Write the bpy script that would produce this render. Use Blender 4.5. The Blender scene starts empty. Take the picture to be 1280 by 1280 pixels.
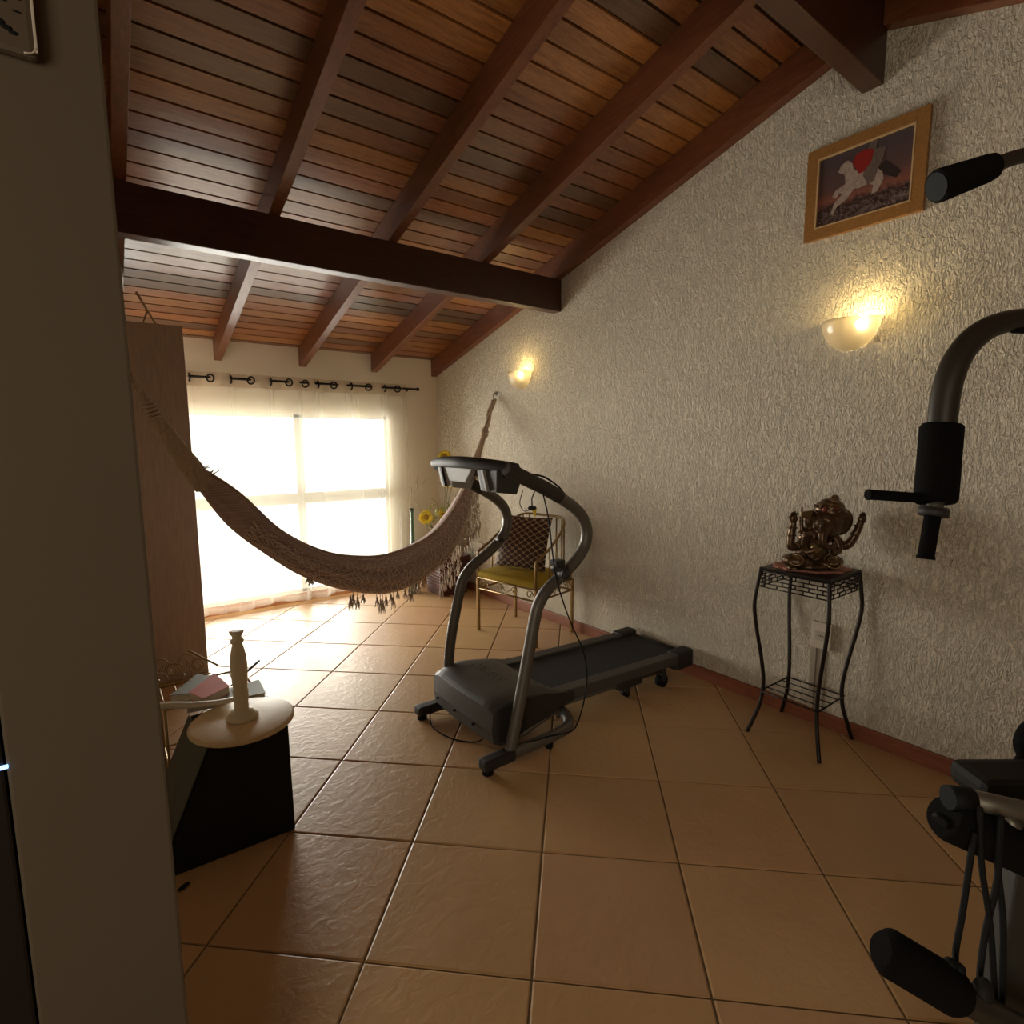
import bpy, bmesh, math, random
from mathutils import Vector, Matrix
random.seed(7)
PI = math.pi
scn = bpy.context.scene
COL = scn.collection

# ---------------------------------------------------------------- camera
cam_d = bpy.data.cameras.new('camera')
cam = bpy.data.objects.new('camera', cam_d); COL.objects.link(cam)
cam_d.sensor_width = 36.0
cam_d.lens = 692.81 * 36.0 / 1280.0
cam_d.clip_start = 0.02
r_ = Vector((0.8016, -0.5978, -0.0043)); u_ = Vector((0.0787, 0.0984, 0.9920)); f_ = Vector((0.5926, 0.7956, -0.1260))
cam.matrix_world = Matrix(((r_.x, u_.x, -f_.x, 0), (r_.y, u_.y, -f_.y, 0), (r_.z, u_.z, -f_.z, 1.3747), (0, 0, 0, 1)))
scn.camera = cam
# ---------------------------------------------------------------- light and exposure
scn.view_settings.view_transform = 'Standard'
scn.view_settings.look = 'None'
scn.view_settings.gamma = 1.0
scn.view_settings.use_curve_mapping = False
scn.view_settings.exposure = 0.62
world = bpy.data.worlds.new('daylight'); scn.world = world; world.use_nodes = True
bgn = world.node_tree.nodes['Background']
bgn.inputs[0].default_value = (1.0, 0.98, 0.93, 1)
bgn.inputs[1].default_value = 1.0
ad = bpy.data.lights.new('window_daylight', 'AREA'); ad.shape = 'RECTANGLE'
ad.size = 3.4; ad.size_y = 2.4; ad.energy = 480.0; ad.color = (1.0, 0.95, 0.86)
ao = bpy.data.objects.new('window_daylight', ad); COL.objects.link(ao)
ao.location = (0.9, 7.2, 0.75); ao.rotation_euler = (math.radians(-97), 0, 0)
# added fill light out of view at left, brightens right wall and near floor
rd = bpy.data.lights.new('fill_light', 'AREA'); rd.shape = 'RECTANGLE'; rd.size = 1.6; rd.size_y = 1.5
rd.energy = 24.0; rd.color = (1.0, 0.90, 0.72)
ro = bpy.data.objects.new('fill_light', rd); COL.objects.link(ro)
ro.location = (-1.85, -.9, 1.5); ro.rotation_euler = (math.radians(90), 0, math.radians(-90))

# ---------------------------------------------------------------- materials
def new_mat(name):
    m = bpy.data.materials.new(name); m.use_nodes = True
    nt = m.node_tree; b = nt.nodes['Principled BSDF']
    return m, nt, b
def N(nt, t, **kw):
    n = nt.nodes.new(t)
    for k, v in kw.items(): setattr(n, k, v)
    return n
def coords(nt, scale=(1, 1, 1), rot=(0, 0, 0), kind='Object'):
    tc = N(nt, 'ShaderNodeTexCoord'); mp = N(nt, 'ShaderNodeMapping')
    mp.inputs['Scale'].default_value = scale; mp.inputs['Rotation'].default_value = rot
    nt.links.new(tc.outputs[kind], mp.inputs['Vector']); return mp.outputs['Vector']
def noise(nt, vec, scale, detail=3, rough=.5, dist=0.0):
    n = N(nt, 'ShaderNodeTexNoise'); n.inputs['Scale'].default_value = scale; n.inputs['Detail'].default_value = detail
    n.inputs['Roughness'].default_value = rough; n.inputs['Distortion'].default_value = dist
    if vec is not None: nt.links.new(vec, n.inputs['Vector'])
    return n.outputs['Fac']
def ramp(nt, fac, stops):
    r = N(nt, 'ShaderNodeValToRGB'); e = r.color_ramp.elements
    while len(e) < len(stops): e.new(0.5)
    for k, (p, c) in enumerate(stops):
        e[k].position = p; e[k].color = (*c, 1) if len(c) == 3 else c
    nt.links.new(fac, r.inputs['Fac']); return r.outputs['Color']
def mix(nt, fac, a, b, mode='MIX'):
    m = N(nt, 'ShaderNodeMix', data_type='RGBA', blend_type=mode)
    for s, v in ((0, fac), (6, a), (7, b)):
        if hasattr(v, 'is_linked') or hasattr(v, 'links'): nt.links.new(v, m.inputs[s])
        elif isinstance(v, (int, float)): m.inputs[s].default_value = v
        else: m.inputs[s].default_value = (*v, 1)
    return m.outputs[2]
def bump(nt, b, h, strength=.5, dist=.01, normal=None):
    n = N(nt, 'ShaderNodeBump'); n.inputs['Strength'].default_value = strength; n.inputs['Distance'].default_value = dist
    nt.links.new(h, n.inputs['Height'])
    if normal is not None: nt.links.new(normal, n.inputs['Normal'])
    nt.links.new(n.outputs['Normal'], b.inputs['Normal']); return n.outputs['Normal']
def simple(name, col, rough=.5, metal=0.0, var=.12, scale=30.0, bmp=0.0, spec=.5, bscale=None):
    m, nt, b = new_mat(name)
    v = coords(nt); f = noise(nt, v, scale, 4)
    c = mix(nt, f, tuple(x * (1 - var) for x in col), tuple(min(1, x * (1 + var)) for x in col))
    nt.links.new(c, b.inputs['Base Color'])
    b.inputs['Roughness'].default_value = rough; b.inputs['Metallic'].default_value = metal
    b.inputs['Specular IOR Level'].default_value = spec
    if bmp: bump(nt, b, noise(nt, v, bscale or scale * 4, 3), bmp, .003)
    return m
def stucco():
    m, nt, b = new_mat('scratched_stucco')
    v = coords(nt, (1, 1, .34))
    n1 = noise(nt, v, 68, 2.0, .5, 1.8); n2 = noise(nt, coords(nt), 220, 2, .5)
    n3 = noise(nt, coords(nt, (1, 1, .5)), 38, 3, .5, 2.5)
    g = N(nt, 'ShaderNodeMapRange'); g.inputs[1].default_value = .36; g.inputs[2].default_value = .56
    nt.links.new(n1, g.inputs[0])
    g3 = N(nt, 'ShaderNodeMapRange'); g3.inputs[1].default_value = .38; g3.inputs[2].default_value = .5
    nt.links.new(n3, g3.inputs[0])
    a = N(nt, 'ShaderNodeMath', operation='MULTIPLY_ADD'); nt.links.new(g.outputs[0], a.inputs[0]); a.inputs[1].default_value = .8
    nt.links.new(g3.outputs[0], a.inputs[2])
    a2 = N(nt, 'ShaderNodeMath', operation='MULTIPLY_ADD'); nt.links.new(n2, a2.inputs[0]); a2.inputs[1].default_value = .18
    nt.links.new(a.outputs[0], a2.inputs[2])
    big = noise(nt, coords(nt), 1.1, 3)
    c = mix(nt, big, (.66, .585, .46), (.74, .66, .53))
    nt.links.new(c, b.inputs['Base Color']); b.inputs['Roughness'].default_value = .75
    b.inputs['Specular IOR Level'].default_value = .25
    bump(nt, b, a2.outputs[0], .9, .0068)
    return m
def wood(name, dark, light, axis, rough=.35, attr=False, gscale=1.0, coat=.0):
    m, nt, b = new_mat(name)
    s = {0: (1.2, 14, 14), 1: (14, 1.2, 14), 2: (14, 14, 1.2)}[axis]
    v = coords(nt, tuple(x * gscale for x in s))
    n1 = noise(nt, v, 3.2, 5, .6, 1.2); n2 = noise(nt, v, 14, 4, .6)
    c = ramp(nt, n1, [(.3, dark), (.7, light)])
    c = mix(nt, .35, c, ramp(nt, n2, [(.35, tuple(x * .6 for x in dark)), (.65, light)]))
    if attr:
        at = N(nt, 'ShaderNodeAttribute', attribute_name='tint')
        c = mix(nt, 1.0, c, at.outputs['Color'], 'MULTIPLY')
    nt.links.new(c, b.inputs['Base Color'])
    rr = N(nt, 'ShaderNodeMapRange'); rr.inputs[3].default_value = rough - .06; rr.inputs[4].default_value = rough + .14
    nt.links.new(n2, rr.inputs[0]); nt.links.new(rr.outputs[0], b.inputs['Roughness'])
    b.inputs['Coat Weight'].default_value = coat; b.inputs['Coat Roughness'].default_value = .26
    bump(nt, b, n2, .15, .003)
    return m
def tile_mat():
    m, nt, b = new_mat('ceramic_floor_tile')
    v = coords(nt)
    n1 = noise(nt, v, 3.0, 5, .6); n2 = noise(nt, v, 28, 4, .6)
    at = N(nt, 'ShaderNodeAttribute', attribute_name='tint')
    c = mix(nt, n1, (.46, .27, .125), (.60, .37, .185))
    c = mix(nt, 1.0, c, at.outputs['Color'], 'MULTIPLY')
    nt.links.new(c, b.inputs['Base Color'])
    rr = N(nt, 'ShaderNodeMapRange'); rr.inputs[3].default_value = .30; rr.inputs[4].default_value = .46
    nt.links.new(n2, rr.inputs[0]); nt.links.new(rr.outputs[0], b.inputs['Roughness'])
    h = noise(nt, coords(nt), 26, 4, .55, .8)
    bump(nt, b, h, .35, .006)
    return m
def curtain_mat(name, transp, col, trans=.6):
    m = bpy.data.materials.new(name); m.use_nodes = True; nt = m.node_tree; nt.nodes.clear()
    out = N(nt, 'ShaderNodeOutputMaterial')
    v = coords(nt, (1, 1, 1)); w = noise(nt, v, 420, 2)
    c = mix(nt, w, tuple(x * .93 for x in col), col)
    d = N(nt, 'ShaderNodeBsdfDiffuse'); t = N(nt, 'ShaderNodeBsdfTranslucent'); tr = N(nt, 'ShaderNodeBsdfTransparent')
    nt.links.new(c, d.inputs[0]); nt.links.new(c, t.inputs[0])
    a = N(nt, 'ShaderNodeMixShader'); a.inputs[0].default_value = trans
    nt.links.new(d.outputs[0], a.inputs[1]); nt.links.new(t.outputs[0], a.inputs[2])
    e = N(nt, 'ShaderNodeMixShader'); e.inputs[0].default_value = transp
    lw = N(nt, 'ShaderNodeLayerWeight'); lw.inputs['Blend'].default_value = .5
    mr = N(nt, 'ShaderNodeMapRange'); mr.inputs[1].default_value = .15; mr.inputs[2].default_value = .95; mr.inputs[3].default_value = transp; mr.inputs[4].default_value = transp * .15
    nt.links.new(lw.outputs['Facing'], mr.inputs[0]); nt.links.new(mr.outputs[0], e.inputs[0])
    nt.links.new(a.outputs[0], e.inputs[1]); nt.links.new(tr.outputs[0], e.inputs[2])
    nt.links.new(e.outputs[0], out.inputs[0]); return m
def glass_mat(name, col, transp, rough=.05):
    m = bpy.data.materials.new(name); m.use_nodes = True; nt = m.node_tree; nt.nodes.clear()
    out = N(nt, 'ShaderNodeOutputMaterial'); tr = N(nt, 'ShaderNodeBsdfTransparent'); g = N(nt, 'ShaderNodeBsdfGlossy')
    tr.inputs[0].default_value = (*col, 1); g.inputs['Roughness'].default_value = rough
    e = N(nt, 'ShaderNodeMixShader'); e.inputs[0].default_value = transp
    nt.links.new(g.outputs[0], e.inputs[1]); nt.links.new(tr.outputs[0], e.inputs[2])
    nt.links.new(e.outputs[0], out.inputs[0]); return m
def emis(name, col, s):
    m, nt, b = new_mat(name)
    b.inputs['Base Color'].default_value = (*col, 1); b.inputs['Emission Color'].default_value = (*col, 1)
    b.inputs['Emission Strength'].default_value = s; return m

M = {}
M['stucco'] = stucco()
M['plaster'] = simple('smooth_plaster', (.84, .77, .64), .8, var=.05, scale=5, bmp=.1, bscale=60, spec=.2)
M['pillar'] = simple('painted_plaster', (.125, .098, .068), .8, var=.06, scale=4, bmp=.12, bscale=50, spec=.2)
M['tile'] = tile_mat()
M['grout'] = simple('grout', (.17, .115, .06), .95, scale=80)
M['plank'] = wood('ceiling_planks', (.165, .050, .016), (.38, .145, .048), 0, .28, True, 1.0, .8)
M['gap'] = simple('plank_gap', (.02, .012, .008), .9)
M['rafter'] = wood('rafter_wood', (.115, .034, .013), (.22, .072, .026), 1, .36, coat=.15)
M['beam'] = wood('beam_wood', (.045, .015, .008), (.08, .026, .012), 0, .38, coat=.15)
M['base'] = wood('baseboard_wood', (.20, .062, .03), (.30, .10, .05), 1, .38)
M['base_x'] = wood('threshold_wood', (.33, .13, .055), (.45, .2, .09), 0, .35)
M['white_frame'] = simple('window_paint', (.62, .60, .55), .5, var=.04)
M['glass'] = glass_mat('window_glass', (.97, .98, .97), .93)
M['sheer'] = curtain_mat('sheer_curtain', .74, (.90, .86, .76), .28)
M['header'] = curtain_mat('curtain_header', .08, (.78, .69, .56), .35)
M['iron'] = simple('dark_iron', (.022, .019, .018), .45, .5, scale=60)
M['iron_table'] = simple('blackened_iron', (.022, .016, .013), .42, .6, scale=60, bmp=.2)
M['laminate'] = wood('wardrobe_laminate', (.46, .35, .28), (.52, .40, .32), 2, .42, gscale=.5)
M['black'] = simple('black_plastic', (.007, .007, .007), .7, scale=50, spec=.2)
M['foam'] = simple('black_foam', (.006, .005, .005), .95, scale=200, bmp=.5, bscale=500, spec=.12)
M['rail_foam'] = simple('dark_grey_grip', (.045, .038, .032), .7, bmp=.3, bscale=400)
M['grey_tube'] = simple('grey_metal_tube', (.135, .122, .102), .45, .25, var=.06)
M['tread_plastic'] = simple('charcoal_plastic', (.062, .060, .057), .5, var=.08, scale=20, bmp=.15, bscale=600)
M['deck_rail'] = simple('grey_side_rail', (.075, .073, .068), .5, var=.06, bmp=.12, bscale=500)
M['belt'] = simple('running_belt', (.020, .020, .021), .75, bmp=.35, bscale=700)
M['console_pale'] = simple('pale_grey_plastic', (.42, .41, .38), .5, var=.04)
M['console_dark'] = simple('console_plastic', (.028, .024, .023), .62)
M['lettering'] = simple('grey_lettering', (.14, .13, .125), .5)
M['gold'] = simple('antique_gold_iron', (.34, .235, .10), .38, .75, var=.2)
M['mustard'] = simple('mustard_velvet', (.46, .33, .035), .8, var=.15, scale=14, bmp=.2, bscale=300, spec=.2)
M['bronze'] = simple('bronze', (.12, .075, .045), .27, .75, var=.5, scale=45, bmp=.6, bscale=160)
M['bronze_gold'] = simple('rubbed_gold', (.34, .25, .13), .28, .85, var=.3, scale=60)
M['copper'] = simple('copper_red', (.15, .035, .025), .38, .6, var=.3, scale=70)
M['doily'] = simple('woven_mat', (.36, .15, .10), .9, var=.5, scale=70, bmp=.7, bscale=260)
M['frame_wood'] = wood('picture_frame_wood', (.26, .115, .028), (.38, .18, .05), 0, .4)
M['cream'] = simple('cream_paint', (.82, .72, .52), .45, var=.06)
M['disc'] = wood('pale_disc_wood', (.78, .58, .33), (.88, .68, .42), 0, .42)
M['boxblack'] = simple('black_leatherette', (.009, .010, .012), .62, spec=.3)
M['boxside'] = simple('grey_green_card', (.055, .062, .050), .5, var=.1, scale=8)
M['bluegrey'] = simple('blue_grey_cover', (.33, .38, .39), .55, var=.15, scale=12)
M['pinkc'] = simple('pink_cover', (.78, .22, .20), .7, var=.2, scale=18)
M['paper'] = simple('paper', (.70, .62, .50), .8, var=.06)
M['tan'] = simple('tan_card', (.52, .34, .17), .7)
M['wicker'] = simple('dark_wicker', (.085, .022, .018), .5, var=.4, scale=50, bmp=.5)
M['leaf'] = simple('leaf', (.06, .11, .025), .5, var=.4, scale=20)
M['leafp'] = simple('pale_leaf', (.40, .40, .14), .6, var=.3, scale=20)
M['stem'] = simple('stem', (.22, .20, .09), .6)
M['petal'] = simple('yellow_petal', (.95, .70, .04), .5, var=.15)
M['seedhead'] = simple('seed_head', (.42, .24, .03), .9, bmp=.8, bscale=300)
M['vase'] = glass_mat('green_glass', (.32, .55, .46), .82, .03)
M['dry'] = simple('dry_twig', (.34, .25, .17), .8)
M['rope'] = simple('hammock_rope', (.52, .40, .30), .9, var=.4, scale=90, bmp=.8, bscale=300)
M['fringe'] = simple('fringe_cotton', (.48, .39, .31), .9, var=.35, scale=60)
M['lace'] = simple('lace_cotton', (.74, .60, .52), .9, var=.35, scale=60)
M['white_plastic'] = simple('white_plastic', (.60, .54, .44), .45, var=.03)
M['off_white'] = simple('trunking_plastic', (.46, .41, .33), .5, var=.03)
M['panel_dark'] = simple('keypad_cover', (.105, .080, .052), .5, var=.05)
M['bulb'] = emis('bulb', (1.0, .80, .42), 30.0)
M['steel'] = simple('bright_steel', (.20, .18, .14), .5, .7)
M['gym_tube'] = simple('gym_tube_paint', (.050, .043, .033), .42, .4, scale=20)
M['gym_grey'] = simple('gym_vinyl', (.016, .014, .011), .7, spec=.25)
M['post_green'] = simple('grey_green_post', (.022, .020, .012), .6)
M['screen'] = simple('black_gloss', (.004, .004, .005), .4)
M['blue_led'] = emis('blue_led', (.25, .5, 1.0), 2.0)

# bowl glass of the sconces: frosted white glass
def frosted():
    m = bpy.data.materials.new('frosted_bowl'); m.use_nodes = True; nt = m.node_tree; nt.nodes.clear()
    out = N(nt, 'ShaderNodeOutputMaterial'); d = N(nt, 'ShaderNodeBsdfDiffuse'); t = N(nt, 'ShaderNodeBsdfTranslucent')
    tr = N(nt, 'ShaderNodeBsdfTransparent'); g = N(nt, 'ShaderNodeBsdfGlossy'); g.inputs['Roughness'].default_value = .15
    f = noise(nt, coords(nt), 14, 3)
    c = mix(nt, f, (.46, .41, .32), (.56, .50, .40)); nt.links.new(c, d.inputs[0]); nt.links.new(c, t.inputs[0])
    a = N(nt, 'ShaderNodeMixShader'); a.inputs[0].default_value = .28
    nt.links.new(d.outputs[0], a.inputs[1]); nt.links.new(t.outputs[0], a.inputs[2])
    b = N(nt, 'ShaderNodeMixShader'); b.inputs[0].default_value = .38
    nt.links.new(a.outputs[0], b.inputs[1]); nt.links.new(tr.outputs[0], b.inputs[2])
    e = N(nt, 'ShaderNodeMixShader'); e.inputs[0].default_value = .05
    nt.links.new(b.outputs[0], e.inputs[1]); nt.links.new(g.outputs[0], e.inputs[2])
    nt.links.new(e.outputs[0], out.inputs[0]); return m
M['bowl'] = frosted()

def scales_mat():
    m, nt, b = new_mat('scallop_cushion')
    tc = N(nt, 'ShaderNodeTexCoord'); sx = N(nt, 'ShaderNodeSeparateXYZ'); nt.links.new(tc.outputs['UV'], sx.inputs[0])
    def cosn(o, k):
        a = N(nt, 'ShaderNodeMath', operation='MULTIPLY'); nt.links.new(o, a.inputs[0]); a.inputs[1].default_value = k
        c = N(nt, 'ShaderNodeMath', operation='COSINE'); nt.links.new(a.outputs[0], c.inputs[0]); return c.outputs[0]
    s = N(nt, 'ShaderNodeMath', operation='ADD'); nt.links.new(cosn(sx.outputs[0], 2 * PI * 6.5), s.inputs[0]); nt.links.new(cosn(sx.outputs[1], 2 * PI * 8.5), s.inputs[1])
    ab = N(nt, 'ShaderNodeMath', operation='ABSOLUTE'); nt.links.new(s.outputs[0], ab.inputs[0])
    c = ramp(nt, ab.outputs[0], [(.22, (.46, .33, .20)), (.40, (.060, .026, .018))])
    nt.links.new(c, b.inputs['Base Color']); b.inputs['Roughness'].default_value = .75
    bump(nt, b, noise(nt, coords(nt), 260, 2), .3, .002); return m
M['scales'] = scales_mat()
def painting_mat():
    m, nt, b = new_mat('dusk_canvas')
    tc = N(nt, 'ShaderNodeTexCoord'); sx = N(nt, 'ShaderNodeSeparateXYZ'); nt.links.new(tc.outputs['UV'], sx.inputs[0])
    nn = noise(nt, tc.outputs['UV'], 6, 5, .6)
    a = N(nt, 'ShaderNodeMath', operation='MULTIPLY_ADD'); nt.links.new(nn, a.inputs[0]); a.inputs[1].default_value = .22; nt.links.new(sx.outputs[1], a.inputs[2])
    sky = ramp(nt, a.outputs[0], [(.12, (.05, .028, .022)), (.36, (.03, .014, .011)), (.46, (.22, .075, .05)), (.60, (.115, .06, .055)), (1.0, (.075, .055, .06))])
    n2 = noise(nt, tc.outputs['UV'], 16, 6, .7, 2.0)
    g = ramp(nt, n2, [(.46, (.0, .0, .0)), (.62, (.20, .15, .14))])
    mr = N(nt, 'ShaderNodeMapRange'); mr.inputs[1].default_value = .42; mr.inputs[2].default_value = .12; nt.links.new(sx.outputs[1], mr.inputs[0])
    gg = mix(nt, mr.outputs[0], (0, 0, 0), g)
    c = mix(nt, 1.0, sky, gg, 'ADD')
    nt.links.new(c, b.inputs['Base Color']); b.inputs['Roughness'].default_value = .35; return m
M['painting'] = painting_mat()
M['horse'] = simple('painted_horse', (.34, .26, .22), .5, var=.6, scale=90)
M['cape'] = simple('painted_cape', (.26, .012, .01), .5, var=.3, scale=60)
M['rider'] = simple('painted_rider', (.13, .09, .075), .5, var=.6, scale=90)
M['darkpaint'] = simple('painted_dark', (.025, .014, .012), .5, var=.4, scale=60)

# ---------------------------------------------------------------- mesh helpers
class MB:
    def __init__(s): s.bm = bmesh.new(); s.sm = []
    def _new(s, verts, faces, smooth=False):
        vs = [s.bm.verts.new(v) for v in verts]; out = []
        for f in faces:
            try:
                q = s.bm.faces.new([vs[i] for i in f]); q.smooth = smooth; out.append(q)
            except ValueError: pass
        return vs, out
    def box(s, a, b, bev=0.0, mat=None):
        t = bmesh.new(); bmesh.ops.create_cube(t, size=1.0)
        c = [(a[i] + b[i]) / 2 for i in range(3)]; d = [abs(b[i] - a[i]) for i in range(3)]
        for v in t.verts: v.co = Vector((c[0] + v.co.x * d[0], c[1] + v.co.y * d[1], c[2] + v.co.z * d[2]))
        if bev: bmesh.ops.bevel(t, geom=list(t.edges), offset=min(bev, min(d) * .45), segments=2, profile=.6, affect='EDGES')
        if mat is not None: t.transform(mat)
        s._merge(t); return s
    def _merge(s, t, smooth=None):
        t.verts.ensure_lookup_table(); t.verts.index_update()
        vs = [s.bm.verts.new(v.co) for v in t.verts]
        for f in t.faces:
            try:
                q = s.bm.faces.new([vs[v.index] for v in f.verts]); q.smooth = f.smooth if smooth is None else smooth
            except ValueError: pass
        t.free()
    def hexa(s, p, bev=0.0):        # 8 corners: bottom ring 0-3, top ring 4-7
        t = bmesh.new(); vs = [t.verts.new(q) for q in p]
        for f in ((0, 3, 2, 1), (4, 5, 6, 7), (0, 1, 5, 4), (1, 2, 6, 5), (2, 3, 7, 6), (3, 0, 4, 7)): t.faces.new([vs[i] for i in f])
        bmesh.ops.recalc_face_normals(t, faces=t.faces)
        if bev: bmesh.ops.bevel(t, geom=list(t.edges), offset=bev, segments=2, profile=.6, affect='EDGES')
        s._merge(t); return s
    def tube(s, pts, r, seg=10, cap=True, spline=0, flat=1.0, up=None):
        P = [Vector(p) for p in pts]
        if spline and len(P) > 2:
            rr = r if isinstance(r, (list, tuple)) else [r] * len(P)
            Q = []; R2 = []
            for i in range(len(P) - 1):
                p0 = P[max(i - 1, 0)]; p1 = P[i]; p2 = P[i + 1]; p3 = P[min(i + 2, len(P) - 1)]
                for k in range(spline):
                    t = k / spline
                    Q.append(.5 * ((2 * p1) + (p2 - p0) * t + (2 * p0 - 5 * p1 + 4 * p2 - p3) * t * t + (3 * p1 - p0 - 3 * p2 + p3) * t ** 3))
                    R2.append(rr[i] * (1 - t) + rr[i + 1] * t)
            Q.append(P[-1]); R2.append(rr[-1]); P = Q; r = R2
        n = len(P); R = r if isinstance(r, (list, tuple)) else [r] * n
        T = []
        for i in range(n):
            a = P[min(i + 1, n - 1)] - P[max(i - 1, 0)]; T.append(a.normalized() if a.length > 1e-9 else Vector((0, 0, 1)))
        ref = Vector(up) if up else (Vector((0, 0, 1)) if abs(T[0].z) < .9 else Vector((1, 0, 0)))
        nrm = (ref - T[0] * ref.dot(T[0])).normalized()
        rings = []
        for i in range(n):
            nrm = nrm - T[i] * nrm.dot(T[i])
            nrm = nrm.normalized() if nrm.length > 1e-6 else T[i].orthogonal().normalized()
            bn = T[i].cross(nrm)
            rings.append([s.bm.verts.new(P[i] + (nrm * math.cos(2 * PI * k / seg) * flat + bn * math.sin(2 * PI * k / seg)) * R[i]) for k in range(seg)])
        for i in range(n - 1):
            for k in range(seg):
                q = s.bm.faces.new((rings[i][k], rings[i][(k + 1) % seg], rings[i + 1][(k + 1) % seg], rings[i + 1][k])); q.smooth = True
        if cap:
            s.bm.faces.new(list(reversed(rings[0]))); s.bm.faces.new(rings[-1])
        return s
    def lathe(s, prof, c, seg=32, axis=2, rot=None):
        rings = []
        for (r, h) in prof:
            ring = []
            for k in range(seg):
                a = 2 * PI * k / seg; v = Vector((r * math.cos(a), r * math.sin(a), h))
                if rot is not None: v = rot @ v
                ring.append(s.bm.verts.new(v + Vector(c)))
            rings.append(ring)
        for i in range(len(rings) - 1):
            for k in range(seg):
                q = s.bm.faces.new((rings[i][k], rings[i][(k + 1) % seg], rings[i + 1][(k + 1) % seg], rings[i + 1][k])); q.smooth = True
        for ring, rv in ((rings[0], True), (rings[-1], False)):
            try: s.bm.faces.new(list(reversed(ring)) if rv else ring)
            except ValueError: pass
        return s
    def ball(s, c, r, rot=None, u=20, v=12):
        t = bmesh.new(); bmesh.ops.create_uvsphere(t, u_segments=u, v_segments=v, radius=1.0)
        rr = r if isinstance(r, (list, tuple)) else (r, r, r)
        for w in t.verts:
            p = Vector((w.co.x * rr[0], w.co.y * rr[1], w.co.z * rr[2]))
            if rot is not None: p = rot @ p
            w.co = p + Vector(c)
        s._merge(t, True); return s
    def prism(s, poly, o, ex, ey, ez, depth, bev=0.0):  # 2D polygon in (ex,ey), extruded along ez
        o, ex, ey, ez = Vector(o), Vector(ex), Vector(ey), Vector(ez)
        t = bmesh.new()
        a = [t.verts.new(o + ex * p[0] + ey * p[1]) for p in poly]; b = [t.verts.new(v.co + ez * depth) for v in a]
        t.faces.new(list(reversed(a))); t.faces.new(b); n = len(a)
        for i in range(n): t.faces.new((a[i], a[(i + 1) % n], b[(i + 1) % n], b[i]))
        bmesh.ops.recalc_face_normals(t, faces=t.faces)
        if bev: bmesh.ops.bevel(t, geom=list(t.edges), offset=bev, segments=2, profile=.6, affect='EDGES')
        s._merge(t); return s
    def torus(s, c, R, r, nrm=(0, 0, 1), seg=20, ts=8):
        n = Vector(nrm).normalized(); a = n.orthogonal().normalized(); b = n.cross(a); rings = []
        for i in range(seg):
            t = 2 * PI * i / seg; d = a * math.cos(t) + b * math.sin(t)
            rings.append([s.bm.verts.new(Vector(c) + d * (R + r * math.cos(2 * PI * k / ts)) + n * r * math.sin(2 * PI * k / ts)) for k in range(ts)])
        for i in range(seg):
            for k in range(ts):
                q = s.bm.faces.new((rings[i][k], rings[i][(k + 1) % ts], rings[(i + 1) % seg][(k + 1) % ts], rings[(i + 1) % seg][k])); q.smooth = True
        return s
    def build(s, name, mat, parent=None):
        off = Vector((0, 0, 0)); p = parent
        while p is not None: off += p.location; p = p.parent
        for v in s.bm.verts: v.co -= off
        bmesh.ops.recalc_face_normals(s.bm, faces=s.bm.faces) if not getattr(s, 'keep', False) else None
        me = bpy.data.meshes.new(name); s.bm.to_mesh(me); s.bm.free()
        mats = mat if isinstance(mat, list) else [mat]
        for m in mats: me.materials.append(m)
        o = bpy.data.objects.new(name, me); COL.objects.link(o)
        if parent is not None: o.parent = parent
        return o
def thing(name, loc, label, cat, group=None):
    o = bpy.data.objects.new(name, None); COL.objects.link(o); o.location = loc; o.empty_display_size = .05
    o['label'] = label; o['category'] = cat
    if group: o['group'] = group
    return o
def tag(o, label, cat, group=None):
    o['label'] = label; o['category'] = cat
    if group: o['group'] = group
    return o
def struct(o, label=None):
    o['kind'] = 'structure'
    if label: o['label'] = label
    return o
def tints(o, f):
    me = o.data; at = me.color_attributes.new('tint', 'FLOAT_COLOR', 'CORNER')
    for i, p in enumerate(me.polygons):
        c = f(p)
        for li in p.loop_indices: at.data[li].color = (*c, 1)

WX, WY = 2.725, 4.89        # inner faces of the right wall and of the window wall
SL = .275
def zc(y): return 2.162 + SL * (WY - y) if y > 1.116 else 3.1998 - .33 * (1.116 - y)   # underside of the planks
YB, XL, XN = -2.5, -.35, -1.9   # back wall, left wall of the far part, left wall of the near part

# ---------------------------------------------------------------- room shell
mb = MB(); mb.box((XN - .1, YB - .1, -.1), (WX + .1, WY + .3, -.004))
floor = struct(mb.build('floor', [M['grout'], M['tile']]))
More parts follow.
